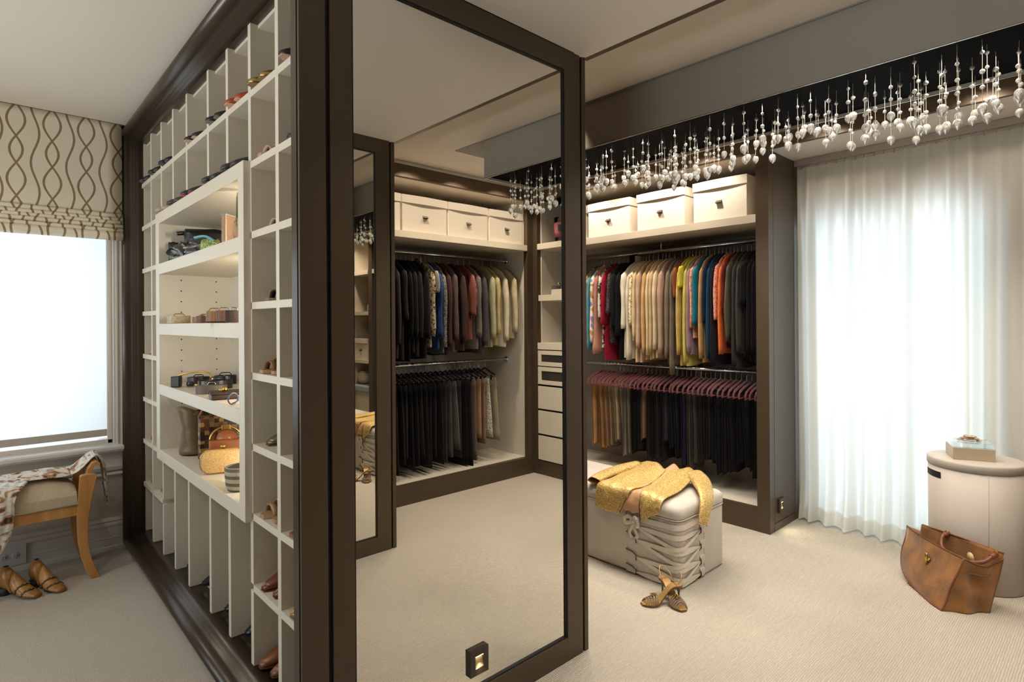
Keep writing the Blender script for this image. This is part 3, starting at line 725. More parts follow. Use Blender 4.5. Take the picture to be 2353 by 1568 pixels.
tops = [  # x, noun, label, colour, hem, sleeve, extras
 (-3.412, 'blouse', 'yellow and red printed blouse', 'print_warm', .55, .50, {}),
 (-3.379, 'blouse', 'light teal blouse', '5f9db0', .80, .72, {}),
 (-3.336, 'blouse', 'white and mustard printed blouse', 'print_white', .76, .66, {}),
 (-3.293, 'shirt', 'salmon pink shirt with turned cuffs', 'c48a78', .80, .76, dict(cuff=.016)),
 (-3.243, 'blouse', 'brown and white printed blouse', 'print_brown', .78, .45, {}),
 (-3.207, 'shirt', 'crimson red shirt', 'a01830', .88, .50, dict(cuff=.02)),
 (-3.145, 'top', 'charcoal lace-cuffed top', 'lace', .72, .40, dict(cuff=.018)),
 (-3.10, 'top', 'black fitted top between the lace top and the turtleneck', '17141a', .66, .52, {}),
 (-3.050, 'sweater', 'black turtleneck sweater', '121014', .86, .60, dict(neck=.06)),
 (-2.990, 'sweater', 'ivory ribbed turtleneck sweater', 'e6dcc8', .84, .53, dict(neck=.05, r0=.06)),
 (-2.941, 'sweater', 'cream long cardigan', 'dccfb4', .86, .80, {}),
 (-2.907, 'top', 'cream sequinned top', 'sequin', .70, .50, dict(balloon=.012)),
 (-2.880, 'sweater', 'peach cream short-bodied sweater', 'dcbf93', .90, .62, {}),
 (-2.838, 'sweater', 'rosy beige sweater', 'c4a58c', .92, .70, {}),
 (-2.786, 'sweater', 'golden tan sweater with a rolled hem', 'c9a06c', .86, .74, {}),
 (-2.743, 'sweater', 'pale straw sweater', 'd9c199', .86, .75, {}),
 (-2.712, 'sweater', 'warm sand sweater', 'c9ae82', .84, .73, {}),
 (-2.676, 'sweater', 'cream ribbed cardigan', 'd8c3a0', .84, .70, {}),
 (-2.626, 'sweater', 'pinkish taupe sweater', 'b3947f', .72, .74, {}),
 (-2.561, 'top', 'grey-taupe tunic with embroidered edge', '7c6c5c', .88, .77, dict(scol='7c6c5c', cuff=.012)),
 (-2.510, 'top', 'brown-grey wrap top', '74665a', .98, .90, {}),
 (-2.486, 'shirt', 'rust brown short-sleeved shirt', '8c4f2e', .70, .28, {}),
 (-2.449, 'sweater', 'straw yellow sweater under a bright yellow sleeve', 'c9ac62', .90, .74, {}),
 (-2.428, 'shirt', 'bright yellow short-sleeved shirt', 'c8bb44', .62, .20, dict(r0=.062, r1=.062)),
 (-2.404, 'sweater', 'soft yellow long-sleeved sweater', 'c9bb60', .92, .80, {}),
 (-2.378, 'shirt', 'mauve knit top with striped lower sleeves', '9a7f86', .80, .72, {}),
 (-2.345, 'blouse', 'thin orange floral blouse', 'floral', .66, .52, {}),
 (-2.308, 'sweater', 'teal ribbed sweater', '1f7286', .58, .50, dict(r0=.062, r1=.056, th=.026)),
 (-2.265, 'shirt', 'tan shirt with long sleeves below the teal sweater', 'b58a5a', .86, .76, {}),
 (-2.232, 'sweater', 'navy sweater', '11243c', .62, .48, {}),
 (-2.200, 'top', 'dark blue long-sleeved top', '1b3d57', .84, .76, {}),
 (-2.168, 'robe', 'long black-violet robe', '1d171f', .88, .80, {}),
 (-2.130, 'shirt', 'coral paisley shirt', 'paisley', .56, .46, dict(r0=.055, r1=.055)),
 (-2.100, 'sweater', 'bright orange cardigan', 'df6f35', .78, .72, {}),
 (-2.078, 'top', 'dark red top behind the orange cardigan', '5e1c1a', .74, .40, {}),
 (-2.048, 'sweater', 'olive grey balloon-sleeved sweater', '575040', .70, .62, dict(balloon=.045)),
 (-1.998, 'sweater', 'charcoal fine-knit sweater', '37322f', .90, .80, {}),
 (-1.966, 'sweater', 'grey-brown sweater', '413a38', .78, .70, {}),
 (-1.926, 'top', 'black velvet short-sleeved top', '100e10', .80, .34, dict(r0=.06, r1=.06)),
 (-1.886, 'top', 'black knit top second from the bronze post', '0e0c0f', .82, .70, {}),
 (-1.850, 'top', 'black knit top next to the bronze post', '0c0b0d', .84, .70, {}),
]
tx_, th_ = spaced(tops)
for i, (x, noun, lb, c, hem_, sl, kw) in enumerate(tops):
    nm = noun
    kw = dict(kw); kw['hs'] = th_[i]
    garment(nm, lb + U, nm, G1, (tx_[i], RY, ZN), 0, c, min(hem_, .885), sl, seed=i, **kw)

# trousers folded over burgundy hangers on the lower rail
ordn = ['first', 'second', 'third', 'fourth', 'fifth', 'sixth', 'seventh', 'eighth', 'ninth', 'tenth', 'eleventh', 'twelfth', 'thirteenth', 'fourteenth', 'fifteenth', 'sixteenth', 'seventeenth', 'eighteenth', 'nineteenth', 'twentieth']
for t in ('twenty', 'thirty'): ordn += [t + '-' + o for o in ordn[:9]] + [{'twenty': 'thirtieth', 'thirty': 'fortieth'}[t]]
trs = [('b98d58', 'golden tan'), ('b5874e', 'mustard tan'), ('a8794a', 'caramel'), ('a5805f', 'rosy tan'), ('a08362', 'camel'), ('b39a72', 'beige'), ('b8a27c', 'pale beige'), ('8b7c6a', 'taupe'), ('8f8475', 'grey-taupe'), ('7a6f60', 'stone'),
       ('241a18', 'dark brown'), ('1e1716', 'black-brown'), ('201818', 'espresso'), ('7a604c', 'light brown'), ('33251d', 'chestnut'), ('171315', 'black'), ('2a2422', 'dark charcoal'), ('1c1516', 'black-plum'), ('37343a', 'slate'), ('1c1826', 'dark navy'), ('211c33', 'indigo'), ('12131c', 'blue-black'),
       ('272239', 'violet-navy'), ('5d574c', 'olive grey'), ('45413b', 'dark stone'), ('34312f', 'graphite'), ('231f1f', 'charcoal black'), ('1e1a1c', 'smoky black'), ('141216', 'black'), ('111016', 'black'), ('120f12', 'black'), ('1d1722', 'black-violet'), ('0f0d0f', 'black'), ('131013', 'black'),
       ('251f33', 'dark violet'), ('100e0f', 'black'), ('161214', 'black'), ('121012', 'black')]
def trousers(L, w, seed, hs):
    r = random.Random(seed); ph, k = r.uniform(0, 6), r.uniform(20, 32)
    w1 = w * r.uniform(.85, 1.0); y0 = r.uniform(-.02, .015); yb = r.uniform(-.02, .03); th = hs * .8
    pr = [(-1, 1 - i / 8) for i in range(8)] + [(-1, 0), (-.7, -.0), (0, -.0), (.7, 0), (1, 0)] + [(1, (i + 1) / 8) for i in range(8)]
    zt = [0] * 8 + [-.108, -.1005, -.098, -.1005, -.108] + [0] * 8
    def fn(u, v):
        i = min(int(round(u * (len(pr) - 1))), len(pr) - 1); sx, t = pr[i]
        q = 1 - abs(2 * v - 1); e = min(1, q * 6)
        x = sx * max(.0075, th * min(1, .5 + t * 2) * (.35 + .65 * e)) + hs * min(1, t * 3) * (.22 * sin(k * (v - .5) * 2 * w + ph) + .12 * sin(5 * t + ph))
        z = zt[i] or -.112 - (L - (.0 if sx < 0 else .02)) * t - .01 * t * sin(7 * v + ph)
        return (x, y0 + yb * t + (w + (w1 - w) * t) * (2 * v - 1), z)
    return MB().grid(fn, len(pr) - 1, 12)
ZL = 1.10 - .075
for i, (c, lb) in enumerate(trs):
    x = -3.41 + (3.41 - 1.842) * i / (len(trs) - 1) + gr.uniform(-.004, .004)
    t = i / len(trs); Lh = .56 + .05 * sin(i * .9) + .06 * (gr.random() - .3)
    if i in (18, 13): Lh -= .12
    o = trousers(Lh, .125 + gr.uniform(0, .03), i + 50, .0165).build('trousers', cm(c)); o.location = (x, RY, ZL + .002); o.rotation_euler.z = gr.uniform(-.028, .028)
    lab = f'{lb} folded trousers, {ordn[i]} from the mirror side on the lower rail'
    tag(o, lab, 'trousers', 'trousers on the lower rail by the curtain')
    hanger('felt', (x, RY, ZL), o.rotation_euler.z, f'burgundy velvet hanger, {ordn[i]} from the mirror side on the lower rail', 'burgundy velvet hangers on the lower rail')

# jackets and skirts in the wardrobe seen in the mirror (front faces -X)
G3 = 'jackets hanging in the reflected wardrobe'
jk = [(2.30, 'jacket', 'black wool jacket hidden by the mirror frame', '1c1a1c', .80, .58, {}), (2.42, 'jacket', 'dark grey wool jacket half hidden by the mirror frame', '2c2a2c', .82, .60, {}),
 (2.536, 'jacket', 'charcoal jacket leftmost in the reflection', '3a3738', .84, .66, {}), (2.602, 'jacket', 'charcoal short-sleeved jacket', '2e2c2f', .86, .46, dict(cuff=.01)), (2.656, 'jacket', 'black blazer', '151417', .88, .60, {}), (2.703, 'jacket', 'dark graphite blazer', '262425', .80, .61, {}),
 (2.755, 'jacket', 'graphite blazer with buttoned cuffs', '2b292b', .84, .61, {}), (2.823, 'jacket', 'charcoal blazer before the leopard jacket', '232123', .86, .62, {}), (2.888, 'jacket', 'leopard print jacket', 'leopard', .76, .60, dict(r0=.062, neck=.03)), (2.915, 'shirt', 'grey silk shirt with a white cuff', '9b958c', .60, .22, dict(r0=.06, r1=.058)),
 (2.953, 'jacket', 'royal blue jacket', '2c467e', .78, .62, {}), (3.005, 'jacket', 'black and white tweed jacket', 'tweed', .82, .70, {}), (3.060, 'jacket', 'maroon brown jacket', '46302d', .84, .70, {}), (3.129, 'jacket', 'taupe striped blazer', '5c4e47', .80, .64, {}),
 (3.225, 'jacket', 'dark brown velvet blazer', '43332e', .80, .65, {}), (3.330, 'jacket', 'rust striped puff-sleeved jacket', 'stripe_rust', .70, .42, dict(balloon=.02, r1=.055)), (3.40, 'jacket', 'mouse grey jacket', '6f665f', .80, .62, {}), (3.475, 'jacket', 'slate violet jacket', '4a4448', .84, .70, {}),
 (3.575, 'jacket', 'sage green tweed jacket', 'sage', .78, .64, {}), (3.635, 'jacket', 'pale yellow jacket', 'b5a676', .76, .60, {}), (3.745, 'jacket', 'cream linen jacket', 'cfc3ac', .78, .66, dict(th=.026)), (3.86, 'jacket', 'tan cream jacket nearest the corner', 'c5b697', .70, .58, {})]
jy_, jh_ = spaced(jk, 0, .04)
for i, (y, nm, lb, c, hem_, sl, kw) in enumerate(jk):
    kw = dict(kw); kw['hs'] = jh_[i]
    garment(nm, lb + ' in the mirror', nm, G3, (RX, jy_[i], 2.115 - .075), -pi / 2, c, hem_, sl, seed=i + 200, **kw)
sk = [(2.40, 'a3a09c', 'grey'), (2.515, 'b0182c', 'bright red'), (2.56, '1d1a1e', 'black'), (2.61, '211e22', 'black-violet'), (2.66, '2c2a2c', 'charcoal'), (2.71, '17161a', 'black'), (2.76, '1b191c', 'black'), (2.81, '252325', 'graphite'), (2.86, '1c1a1e', 'black'), (2.91, '201d22', 'black-plum'), (2.96, '262428', 'dark slate'),
      (3.015, '1a181b', 'black'), (3.07, '343234', 'grey-black'), (3.125, '4a4849', 'mid grey'), (3.18, '5a5856', 'ash grey'), (3.235, '3b2630', 'plum'), (3.29, '131214', 'black'), (3.345, '19161a', 'black'), (3.41, 'check', 'brown checked'), (3.47, 'a07e62', 'camel'), (3.525, '8d6e55', 'tan'), (3.575, 'sequin_silver', 'silver sequinned'), (3.66, '958a70', 'beige tweed')]
def skirt(L, w, seed):
    r = random.Random(seed); ph, k = r.uniform(0, 6), r.uniform(18, 30); rings = []; N = 16; n = 9; fl = r.uniform(1.0, 1.35)
    for i in range(n + 1):
        t = i / n; z = -.085 - L * t; hd = w * (1 + (fl - 1) * t); th = .004 + .0125 * min(1, max(0, t * 4 - .3))
        rings.append([(th * (abs(cos(A)) ** .6) * (1 if cos(A) >= 0 else -1) + min(1, t * 2) * .006 * sin(k * hd * sin(A) + ph), hd * (abs(sin(A)) ** .75) * (1 if sin(A) >= 0 else -1), z) for A in [2 * pi * a / N for a in range(N)]])
    return MB().loft(rings)
cl = MB()
for y in (-.1, .1):
    for q in (-1, 1): cl.box(min(q * .0062, q * .009), y - .009, -.105, max(q * .0062, q * .009), y + .009, -.062)
    cl.box(-.0062, y - .009, -.075, .0062, y + .009, -.062)
cl.tube([(0, -.15, -.058), (0, -.1, -.045), (0, 0, 0), (0, .1, -.045), (0, .15, -.058)], .0055, 6, ry=.010, up=(1, 0, 0))
CLM = cl.mesh('clip_hanger'); CLM.materials.append(mat('black_clip_hanger', (40, 30, 34), .3))
for i, (y, c, lb) in enumerate(sk):
    Lh = [.56, .70, .74, .66, .62, .72, .70, .64, .72, .74, .66, .72, .72, .68, .62, .70, .78, .80, .76, .56, .62, .56, .60][i]
    rz = -pi / 2
    o = skirt(Lh, .16, i + 400).build('skirt', cm(c)); o.location = (RX, y, 1.12 - .075); o.rotation_euler.z = rz
    tag(o, f'{lb} skirt, {ordn[i]} from the mirror frame on the reflected lower rail', 'skirt', 'skirts on the reflected lower rail')
    h = bpy.data.objects.new('clip_hanger', CLM); COL.objects.link(h); h.location = (RX, y, 1.12 - .075); h.rotation_euler.z = rz
    tag(h, f'black clip hanger, {ordn[i]} from the mirror frame on the reflected lower rail', 'hanger', 'clip hangers on the reflected lower rail')
    k = bpy.data.objects.new('hook', HK); COL.objects.link(k); k.parent = h
# ================================================================ upholstered bench with corset lacing
UPH = mat('bench_linen', (218, 209, 198), .85, bump=(420, .25, .002), var=(14, .06))
RIB = mat('satin_ribbon', (232, 224, 210), .35, bump=(60, .25, .003))
BRZ = mat('bronze_cord', (92, 78, 58), .5)
bx0, bx1, by0, by1, br = -3.50, -1.70, 2.83, 3.36, .05
bench = empty('upholstered_bench', ((bx0 + bx1) / 2, by0, 0), 'cream upholstered bench with ribbon-laced corner beside the wardrobe', 'bench')
bl = bench.location
def rrect(x0, y0, x1, y1, r, z, n=5):
    out = []
    for cx, cy, a0 in ((x1 - r, y0 + r, -90), (x1 - r, y1 - r, 0), (x0 + r, y1 - r, 90), (x0 + r, y0 + r, 180)):
        for k in range(n + 1):
            a = radians(a0 + 90 * k / n); out.append((cx + r * cos(a) - bl.x, cy + r * sin(a) - bl.y, z))
    return out
def rr(i, z, r=br): return rrect(bx0 + i, by0 + i, bx1 - i, by1 - i, max(r - i * .5, .02), z)
MB().loft([rr(.02, .004), rr(.004, .008), rr(0, .02), rr(0, .36), rr(.002, .372), rr(.010, .376)]).build('base', UPH, bench)
MB().loft([rr(.012, .377), rr(.002, .382), rr(-.004, .392), rr(-.004, .42), rr(.002, .438), rr(.014, .450), rr(.04, .459), rr(.09, .464), rr(.16, .466)]).build('lid_cushion', UPH, bench)
MB().tube([(p[0], p[1], .378) for p in rr(-.001, 0)], .004, 6, loop=True).build('piping', UPH, bench)
# strips on the laced corner: s = distance along the face from x=-1.98 round the corner to y=3.05
def per(s, off=.004):
    a = bx1 - br - (-1.98)
    if s < a: p = (-1.98 + s, by0 - off)
    elif s < a + br * pi / 2:
        t = (s - a) / br; p = (bx1 - br + (br + off) * sin(t), by0 + br - (br + off) * cos(t))
    else: p = (bx1 + off, by0 + br + (s - a - br * pi / 2))
    return p
ST = (bx1 - br + 1.98) + br * pi / 2 + (3.05 - by0 - br)
def ribbon(sa, za, sb, zb, w=.015, off=.004, n=26, bow=0):
    m = MB()
    def fn(u, v):
        s = sa + (sb - sa) * u; x, y = per(s, off + .003 * sin(pi * u)); z = za + (zb - za) * u - bow * sin(pi * u)
        ww = w * (.35 + .65 * min(1, 6 * u, 6 * (1 - u)))
        return (x - bl.x, y - bl.y, z + ww * (v - .5) * 2)
    return m.grid(fn, n, 2)
zl = [.335, .285, .21, .107, .02]; zr = [.345, .283, .19, .102, .030]
k = 0
for i in range(1, 5):
    ribbon(.0, zl[i], ST, zr[i], .014, .004 + .0004 * i).build('lace', RIB, bench)
    if i > 1:
        ribbon(.0, zl[i - 1], ST, zr[i], .011, .0065, bow=.012).build('lace', RIB, bench)
        ribbon(.0, zl[i], ST, zr[i - 1], .011, .0085, bow=.03).build('lace', RIB, bench)
ribbon(-.03, zl[0], ST + .02, zr[0], .016, .004).build('lace', RIB, bench)
# seams, tabs and eyelets either side of the laced corner
for s0, x, y in ((-.07, -2.05, by0 - .001), (ST + .05, bx1 + .001, 3.10)):
    MB().tube([(x - bl.x, y - bl.y, .372), (x - bl.x, y - bl.y, .01)], .003, 6).build('seam', UPH, bench)
for zz, lo, hi in [(z, -.072, .0) for z in zl[1:]] + [(z, ST + .0, ST + .05) for z in zr[1:]]:
    m = MB()
    def fn(u, v, zz=zz, lo=lo, hi=hi):
        x, y = per(lo + (hi - lo) * u, .006 * (1 - abs(2 * v - 1) ** 6)); z = max(.006, zz - .03 + .062 * v); return (x - bl.x, y - bl.y, z)
    m.grid(fn, 5, 6).build('lacing_tab', UPH, bench)
    left = lo < 0; e = hi if left else lo
    pts = [per(lo if left else hi, .006)] + [per(e + (-.02 if left else .02), .007), per(e + (-.004 if left else .004), .008)]
    zt = zz + .032
    if left: MB().tube([(per(lo, .006)[0] - bl.x, per(lo, .006)[1] - bl.y, zt), (per(e - .025, .008)[0] - bl.x, per(e - .025, .008)[1] - bl.y, zt - .006), (per(e, .009)[0] - bl.x, per(e, .009)[1] - bl.y, zt - .02), (per(e, .009)[0] - bl.x, per(e, .009)[1] - bl.y, max(.008, zz - .018))], .0028, 6).build('loop', BRZ, bench)
    else: MB().tube([(per(e, .009)[0] - bl.x, per(e, .009)[1] - bl.y, max(.008, zz - .014)), (per(e, .011)[0] - bl.x, per(e, .011)[1] - bl.y, zz), (per(e, .009)[0] - bl.x, per(e, .009)[1] - bl.y, zz + .016)], .0035, 6).build('loop', BRZ, bench)
# bow
m = MB()
def strip(m, pts, w):
    P = [Vector(p) for p in pts]
    def fn(u, v):
        f = u * (len(P) - 1); i = min(int(f), len(P) - 2); p = P[i].lerp(P[i + 1], f - i); t = (P[i + 1] - P[i]).normalized()
        n = t.cross(Vector((0, -1, 0)));
        if n.length < .1: n = Vector((0, 0, 1))
        n.normalize(); q = p + n * w * (2 * v - 1) + Vector((0, -.004 * sin(pi * v), 0)); return (q.x - bl.x, q.y - bl.y, q.z)
    m.grid(fn, (len(P) - 1) * 4, 2)
K = (-1.992, by0 - .014, .318)
strip(m, [K, (-2.02, by0 - .022, .345), (-2.045, by0 - .028, .33), (-2.05, by0 - .026, .30), (-2.03, by0 - .022, .30), K], .011)
strip(m, [K, (-1.975, by0 - .03, .35), (-1.955, by0 - .036, .345), (-1.945, by0 - .034, .31), (-1.96, by0 - .028, .29), K], .011)
strip(m, [K, (-2.0, by0 - .022, .28), (-2.02, by0 - .018, .25), (-2.005, by0 - .012, .215)], .010)
strip(m, [K, (-1.975, by0 - .022, .27), (-1.96, by0 - .018, .24), (-1.975, by0 - .016, .222)], .010)
m.lathe([(0, -.012), (.012, -.008), (.014, 0), (.012, .008), (0, .012)], (K[0] - bl.x, K[1] - bl.y, K[2]), 8)
m.build('bow', RIB, bench)

# ---------------------------------------------------------------- gold jacket lying over the bench end
GT = ramp_mat('gold_tweed', [(.30, 'ac8748'), (.5, 'dcb668'), (.68, 'f8e2ac')], 150, 'noise', rough=.42, detail=2, bump=.5)
GT.node_tree.nodes['Principled BSDF'].inputs['Metallic'].default_value = .25
LIN = mat('apricot_lining', (222, 170, 130), .5, bump=(20, .25, .006))
jb = empty('gold_jacket', (-2.04, 3.05, .475), 'gold tweed jacket spread open over the end of the upholstered bench', 'jacket')
jl = jb.location
def catm(rows):
    from mathutils import geometry
    def ev(P, t):
        n = len(P) - 1; f = t * n; i = min(int(f), n - 1); f -= i
        p0, p1, p2, p3 = P[max(i - 1, 0)], P[i], P[i + 1], P[min(i + 2, n)]
        return .5 * ((2 * p1) + (p2 - p0) * f + (2 * p0 - 5 * p1 + 4 * p2 - p3) * f * f + (3 * p1 - p0 - 3 * p2 + p3) * f ** 3)
    R = [[Vector(p) for p in r] for r in rows]
    def fn(u, v):
        p = ev([ev(r, u) for r in R], v); return p
    return fn
def sheet(name, rows, m, nu=26, nv=30, rip=.004, th=.006, seed=0, par=None):
    f = catm(rows)
    def fn(u, v):
        p = f(u, v); q = rip * (sin(9 * u + 7 * v + seed) + sin(17 * u - 5 * v + 2 * seed)) * .5
        return (p.x - jl.x, p.y - jl.y + q * .5 * (v > .75), max(p.z + q, .0) - jl.z)
    return MB().grid(fn, nu, nv).build(name, m, par or jb, solid=th)
FY = by0 - .024
sheet('front_panel', [[(-2.33, 3.32, .505), (-2.25, 3.345, .535), (-2.16, 3.32, .545), (-2.035, 3.23, .535)],
                      [(-2.30, 3.16, .492), (-2.22, 3.16, .515), (-2.13, 3.14, .52), (-2.015, 3.09, .507)],
                      [(-2.275, 2.98, .486), (-2.20, 2.97, .498), (-2.12, 2.96, .50), (-2.0, 2.95, .496)],
                      [(-2.265, 2.838, .488), (-2.19, 2.832, .492), (-2.12, 2.83, .492), (-2.015, 2.832, .492)],
                      [(-2.262, FY, .43), (-2.19, FY - .008, .43), (-2.12, FY - .004, .43), (-2.04, FY, .42)],
                      [(-2.265, FY - .004, .35), (-2.19, FY - .014, .345), (-2.12, FY - .006, .34), (-2.075, FY - .004, .342)]], GT, seed=1)
sheet('front_panel', [[(-2.02, 3.23, .53), (-1.98, 3.30, .54), (-1.93, 3.35, .545), (-1.88, 3.34, .525)],
                      [(-2.0, 3.07, .51), (-1.94, 3.12, .52), (-1.89, 3.16, .52), (-1.84, 3.17, .50)],
                      [(-1.975, 2.94, .497), (-1.91, 2.96, .505), (-1.86, 2.99, .50), (-1.81, 3.01, .488)],
                      [(-1.95, 2.838, .492), (-1.885, 2.838, .492), (-1.84, 2.840, .490), (-1.80, 2.850, .484)],
                      [(-1.94, FY, .43), (-1.89, FY - .008, .435), (-1.845, FY - .004, .44), (-1.805, FY + .002, .445)],
                      [(-1.93, FY - .004, .345), (-1.89, FY - .014, .36), (-1.85, FY - .008, .385), (-1.81, FY - .002, .405)]], GT, seed=2)
sheet('lining', [[(-2.13, 3.30, .492), (-2.04, 3.34, .55), (-1.96, 3.32, .50)], [(-2.10, 3.12, .490), (-2.02, 3.10, .494), (-1.93, 3.10, .490)],
                 [(-2.08, 2.93, .489), (-2.0, 2.92, .491), (-1.91, 2.92, .489)], [(-2.075, 2.845, .489), (-2.0, 2.84, .489), (-1.90, 2.842, .489)], [(-2.075, FY + .004, .43), (-2.0, FY, .425), (-1.92, FY + .004, .43)], [(-2.07, FY + .004, .385), (-2.0, FY - .002, .37), (-1.93, FY + .004, .385)]], LIN, rip=.006, th=.004, seed=3)
def sleeve3(path, ra, rb, seed):
    P = [Vector(p) for p in path]; n = len(P); rings = []
    for i, p in enumerate(P):
        t = (P[min(i + 1, n - 1)] - P[max(i - 1, 0)]).normalized(); nn = Vector(ra[i][2]) if len(ra[i]) > 2 else Vector((0, 0, 1))
        nn = (nn - t * nn.dot(t)).normalized(); b = t.cross(nn)
        rings.append([tuple(p + b * ra[i][0] * cos(2 * pi * k / 14) + nn * ra[i][1] * sin(2 * pi * k / 14) + Vector((0, 0, .003 * sin(5 * k + i + seed))) - jl) for k in range(14)])
    o = MB().loft(rings, caps=False).build('sleeve', GT, jb, solid=.004, sub=1)
    li = [rings[-1], [tuple((Vector(q) - (P[-1] - jl)) * .8 + (P[-2].lerp(P[-1], .3) - jl)) for q in rings[-1]]]
    MB().loft(li, caps=False).build('cuff_lining', LIN, o)
    return o
sleeve3([(-2.29, 3.30, .515), (-2.33, 3.17, .505), (-2.335, 3.04, .498), (-2.325, 2.92, .496), (-2.30, 2.83, .492)], [(.05, .026), (.055, .024), (.05, .022), (.045, .020), (.042, .020)], None, 1)
sleeve3([(-1.885, 3.32, .525), (-1.80, 3.25, .515), (-1.735, 3.16, .500), (-1.668, 3.08, .472), (-1.654, 3.03, .40), (-1.654, 3.005, .335)], [(.055, .028), (.06, .026), (.058, .024, (.3, 0, 1)), (.054, .018, (.8, 0, .5)), (.048, .018, (1, 0, .1)), (.044, .020, (1, 0, 0))], None, 2)
m = MB().tube([(-2.012 - jl.x, 2.83 - jl.y, .493 - jl.z), (-2.04 - jl.x, FY - .005 - jl.y, .43 - jl.z), (-2.08 - jl.x, FY - .008 - jl.y, .346 - jl.z)], .0028, 6); m.build('zip_edge', BRZ, jb)
m = MB().tube([(-1.952 - jl.x, 2.84 - jl.y, .489 - jl.z), (-1.943 - jl.x, FY - .004 - jl.y, .43 - jl.z), (-1.934 - jl.x, FY - .008 - jl.y, .335 - jl.z)], .0028, 6); m.build('zip_edge', BRZ, jb)

# ---------------------------------------------------------------- heeled sandals on the carpet
LEA = mat('taupe_leather', (140, 118, 98), .35); INS = mat('gold_insole', (186, 148, 92), .35, .3); SOLE = mat('tan_sole', (120, 84, 56), .6)
def text_part(body, size, m, parent, loc, rot):
    c = bpy.data.curves.new('lettering', 'FONT'); c.body = body; c.size = size; c.align_x = 'CENTER'; c.align_y = 'CENTER'; c.extrude = .0003
    t = bpy.data.objects.new('lettering', c); COL.objects.link(t)
    me = bpy.data.meshes.new_from_object(t.evaluated_get(bpy.context.evaluated_depsgraph_get())); bpy.data.objects.remove(t)
    o = bpy.data.objects.new('lettering', me); COL.objects.link(o); me.materials.clear(); me.materials.append(m); o.parent = parent; o.location = loc; o.rotation_euler = rot
    return o
def sole_z(t, H): # t 0 toe .. 1 heel
    a = min(1, max(0, (t - .30) / .50)); return .010 + H * a * a * (3 - 2 * a)
def sole_w(t): return .008 + .032 * sin(pi * min(1, t * 1.6 + .08)) if t < .4 else .0285 - .006 * sin(pi * (t - .4) / .45) if t < .85 else .0285 * sqrt(max(.05, 1 - ((t - .85) / .16) ** 2))
def heeled_sandal(name, loc, rz, label, Ln=.225, H=.085, straps=6, col=LEA, letter=True, heel='stiletto', grp=None, sb=.055):
    r = empty(name, loc, label, 'sandal', grp, rz)
    m = MB(); rings = []
    for i in range(17):
        t = i / 16; z = sole_z(t, H); w = sole_w(t)
        rings.append([(-w, Ln * t, z), (w, Ln * t, z), (w * .96, Ln * t, z - .009), (-w * .96, Ln * t, z - .009)])
    m.loft(rings, smooth=False); m.build('sole', SOLE, r)
    m = MB().grid(lambda u, v: (sole_w(v * .99 + .005) * .93 * (2 * u - 1), Ln * (v * .99 + .005), sole_z(v * .99 + .005, H) + .0012), 4, 16); m.build('insole', INS, r)
    z1 = sole_z(.93, H) - .009
    MB().lathe([(.0045, 0), (.0048, .012), (.006, z1 * .6), (.013, z1 * .9), (.017, z1)], (0, Ln * .92, 0), 10).build('heel', col, r)
    for k in range(straps):
        t = .06 + .26 * k / max(1, straps - 1); w = sole_w(t) + .002; h = .026 + .016 * k / max(1, straps - 1)
        pts = [(w * cos(a), Ln * t + .012 * sin(a) , sole_z(t, H) - .004 + h * sin(a)) for a in [pi * q / 10 for q in range(11)]]
        MB().tube(pts, .0042, 6, ry=.0022).build('toe_strap', col, r)
    if letter: o = text_part('VALENTINO', .0085, GOLD, r, (0, Ln * .83, sole_z(.83, H) + .0025), (0, 0, pi))
    w = .031; zc = sole_z(.9, H)
    pts = [(w * cos(a), Ln * .93 - sb + (sb + .01) * abs(sin(a)) ** .8, zc + .012 + .045 * sin(a)) for a in [pi * q / 12 for q in range(13)]]
    MB().tube(pts, .0022, 6).build('ankle_strap', INS, r)
    m = MB(); rr_ = random.Random(5)
    for q in range(9):
        a = q * 2.4; R_ = .004 + .0016 * q
        m.lathe([(0, -.004), (.006, 0), (0, .005)], (R_ * cos(a), Ln * .30 + R_ * sin(a), sole_z(.3, H) + .047 - .0006 * q), 6)
    m.build('ornament', GOLD, r); return r
def facing(toe, heel): return atan2(-(heel[0] - toe[0]), heel[1] - toe[1])
t1, h1 = (-1.752, 2.545), (-1.628, 2.728); heeled_sandal('heeled_sandal', (*t1, 0), facing(t1, h1), 'taupe strappy heeled sandal in front, heel crossing over the other', letter=True, sb=.022)
t2, h2 = (-1.560, 2.640), (-1.760, 2.740); heeled_sandal('heeled_sandal', (*t2, 0), facing(t2, h2), 'taupe strappy heeled sandal behind, pointing to the right', letter=True)

# ================================================================ hamper, lidded box, suede bag
HAMP = mat('hamper_leather', (188, 178, 168), .5, bump=(250, .08, .001))
hm = empty('laundry_hamper', (-.605, 4.17, 0), 'round grey-beige leather hamper with a lid by the curtain', 'hamper')
a_, b_ = .221, .206
def ell(r, z, n=48): return [(a_ * r * cos(2 * pi * k / n), b_ * r * sin(2 * pi * k / n), z) for k in range(n)]
MB().loft([ell(.97, 0), ell(1, .006), ell(1, .665)]).build('body', HAMP, hm)
MB().loft([ell(.985, .654), ell(1.025, .656), ell(1.028, .690), ell(1.02, .697), ell(.985, .700), ell(.5, .702)]).build('lid', HAMP, hm)
def pat(a, z, o=.0015): return ((a_ + o) * cos(radians(a)), (b_ + o) * sin(radians(a)), z)
MB().grid(lambda u, v: pat(186 + 48 * u, .588 + .036 * v), 20, 1).build('hand_slot', GAP, hm)
MB().tube([pat(292, .01, .0), pat(292, .65, .0)], .0022, 5).build('seam', HAMP, hm)
BOXM = mat('taupe_lacquer_box', (176, 158, 136), .4)
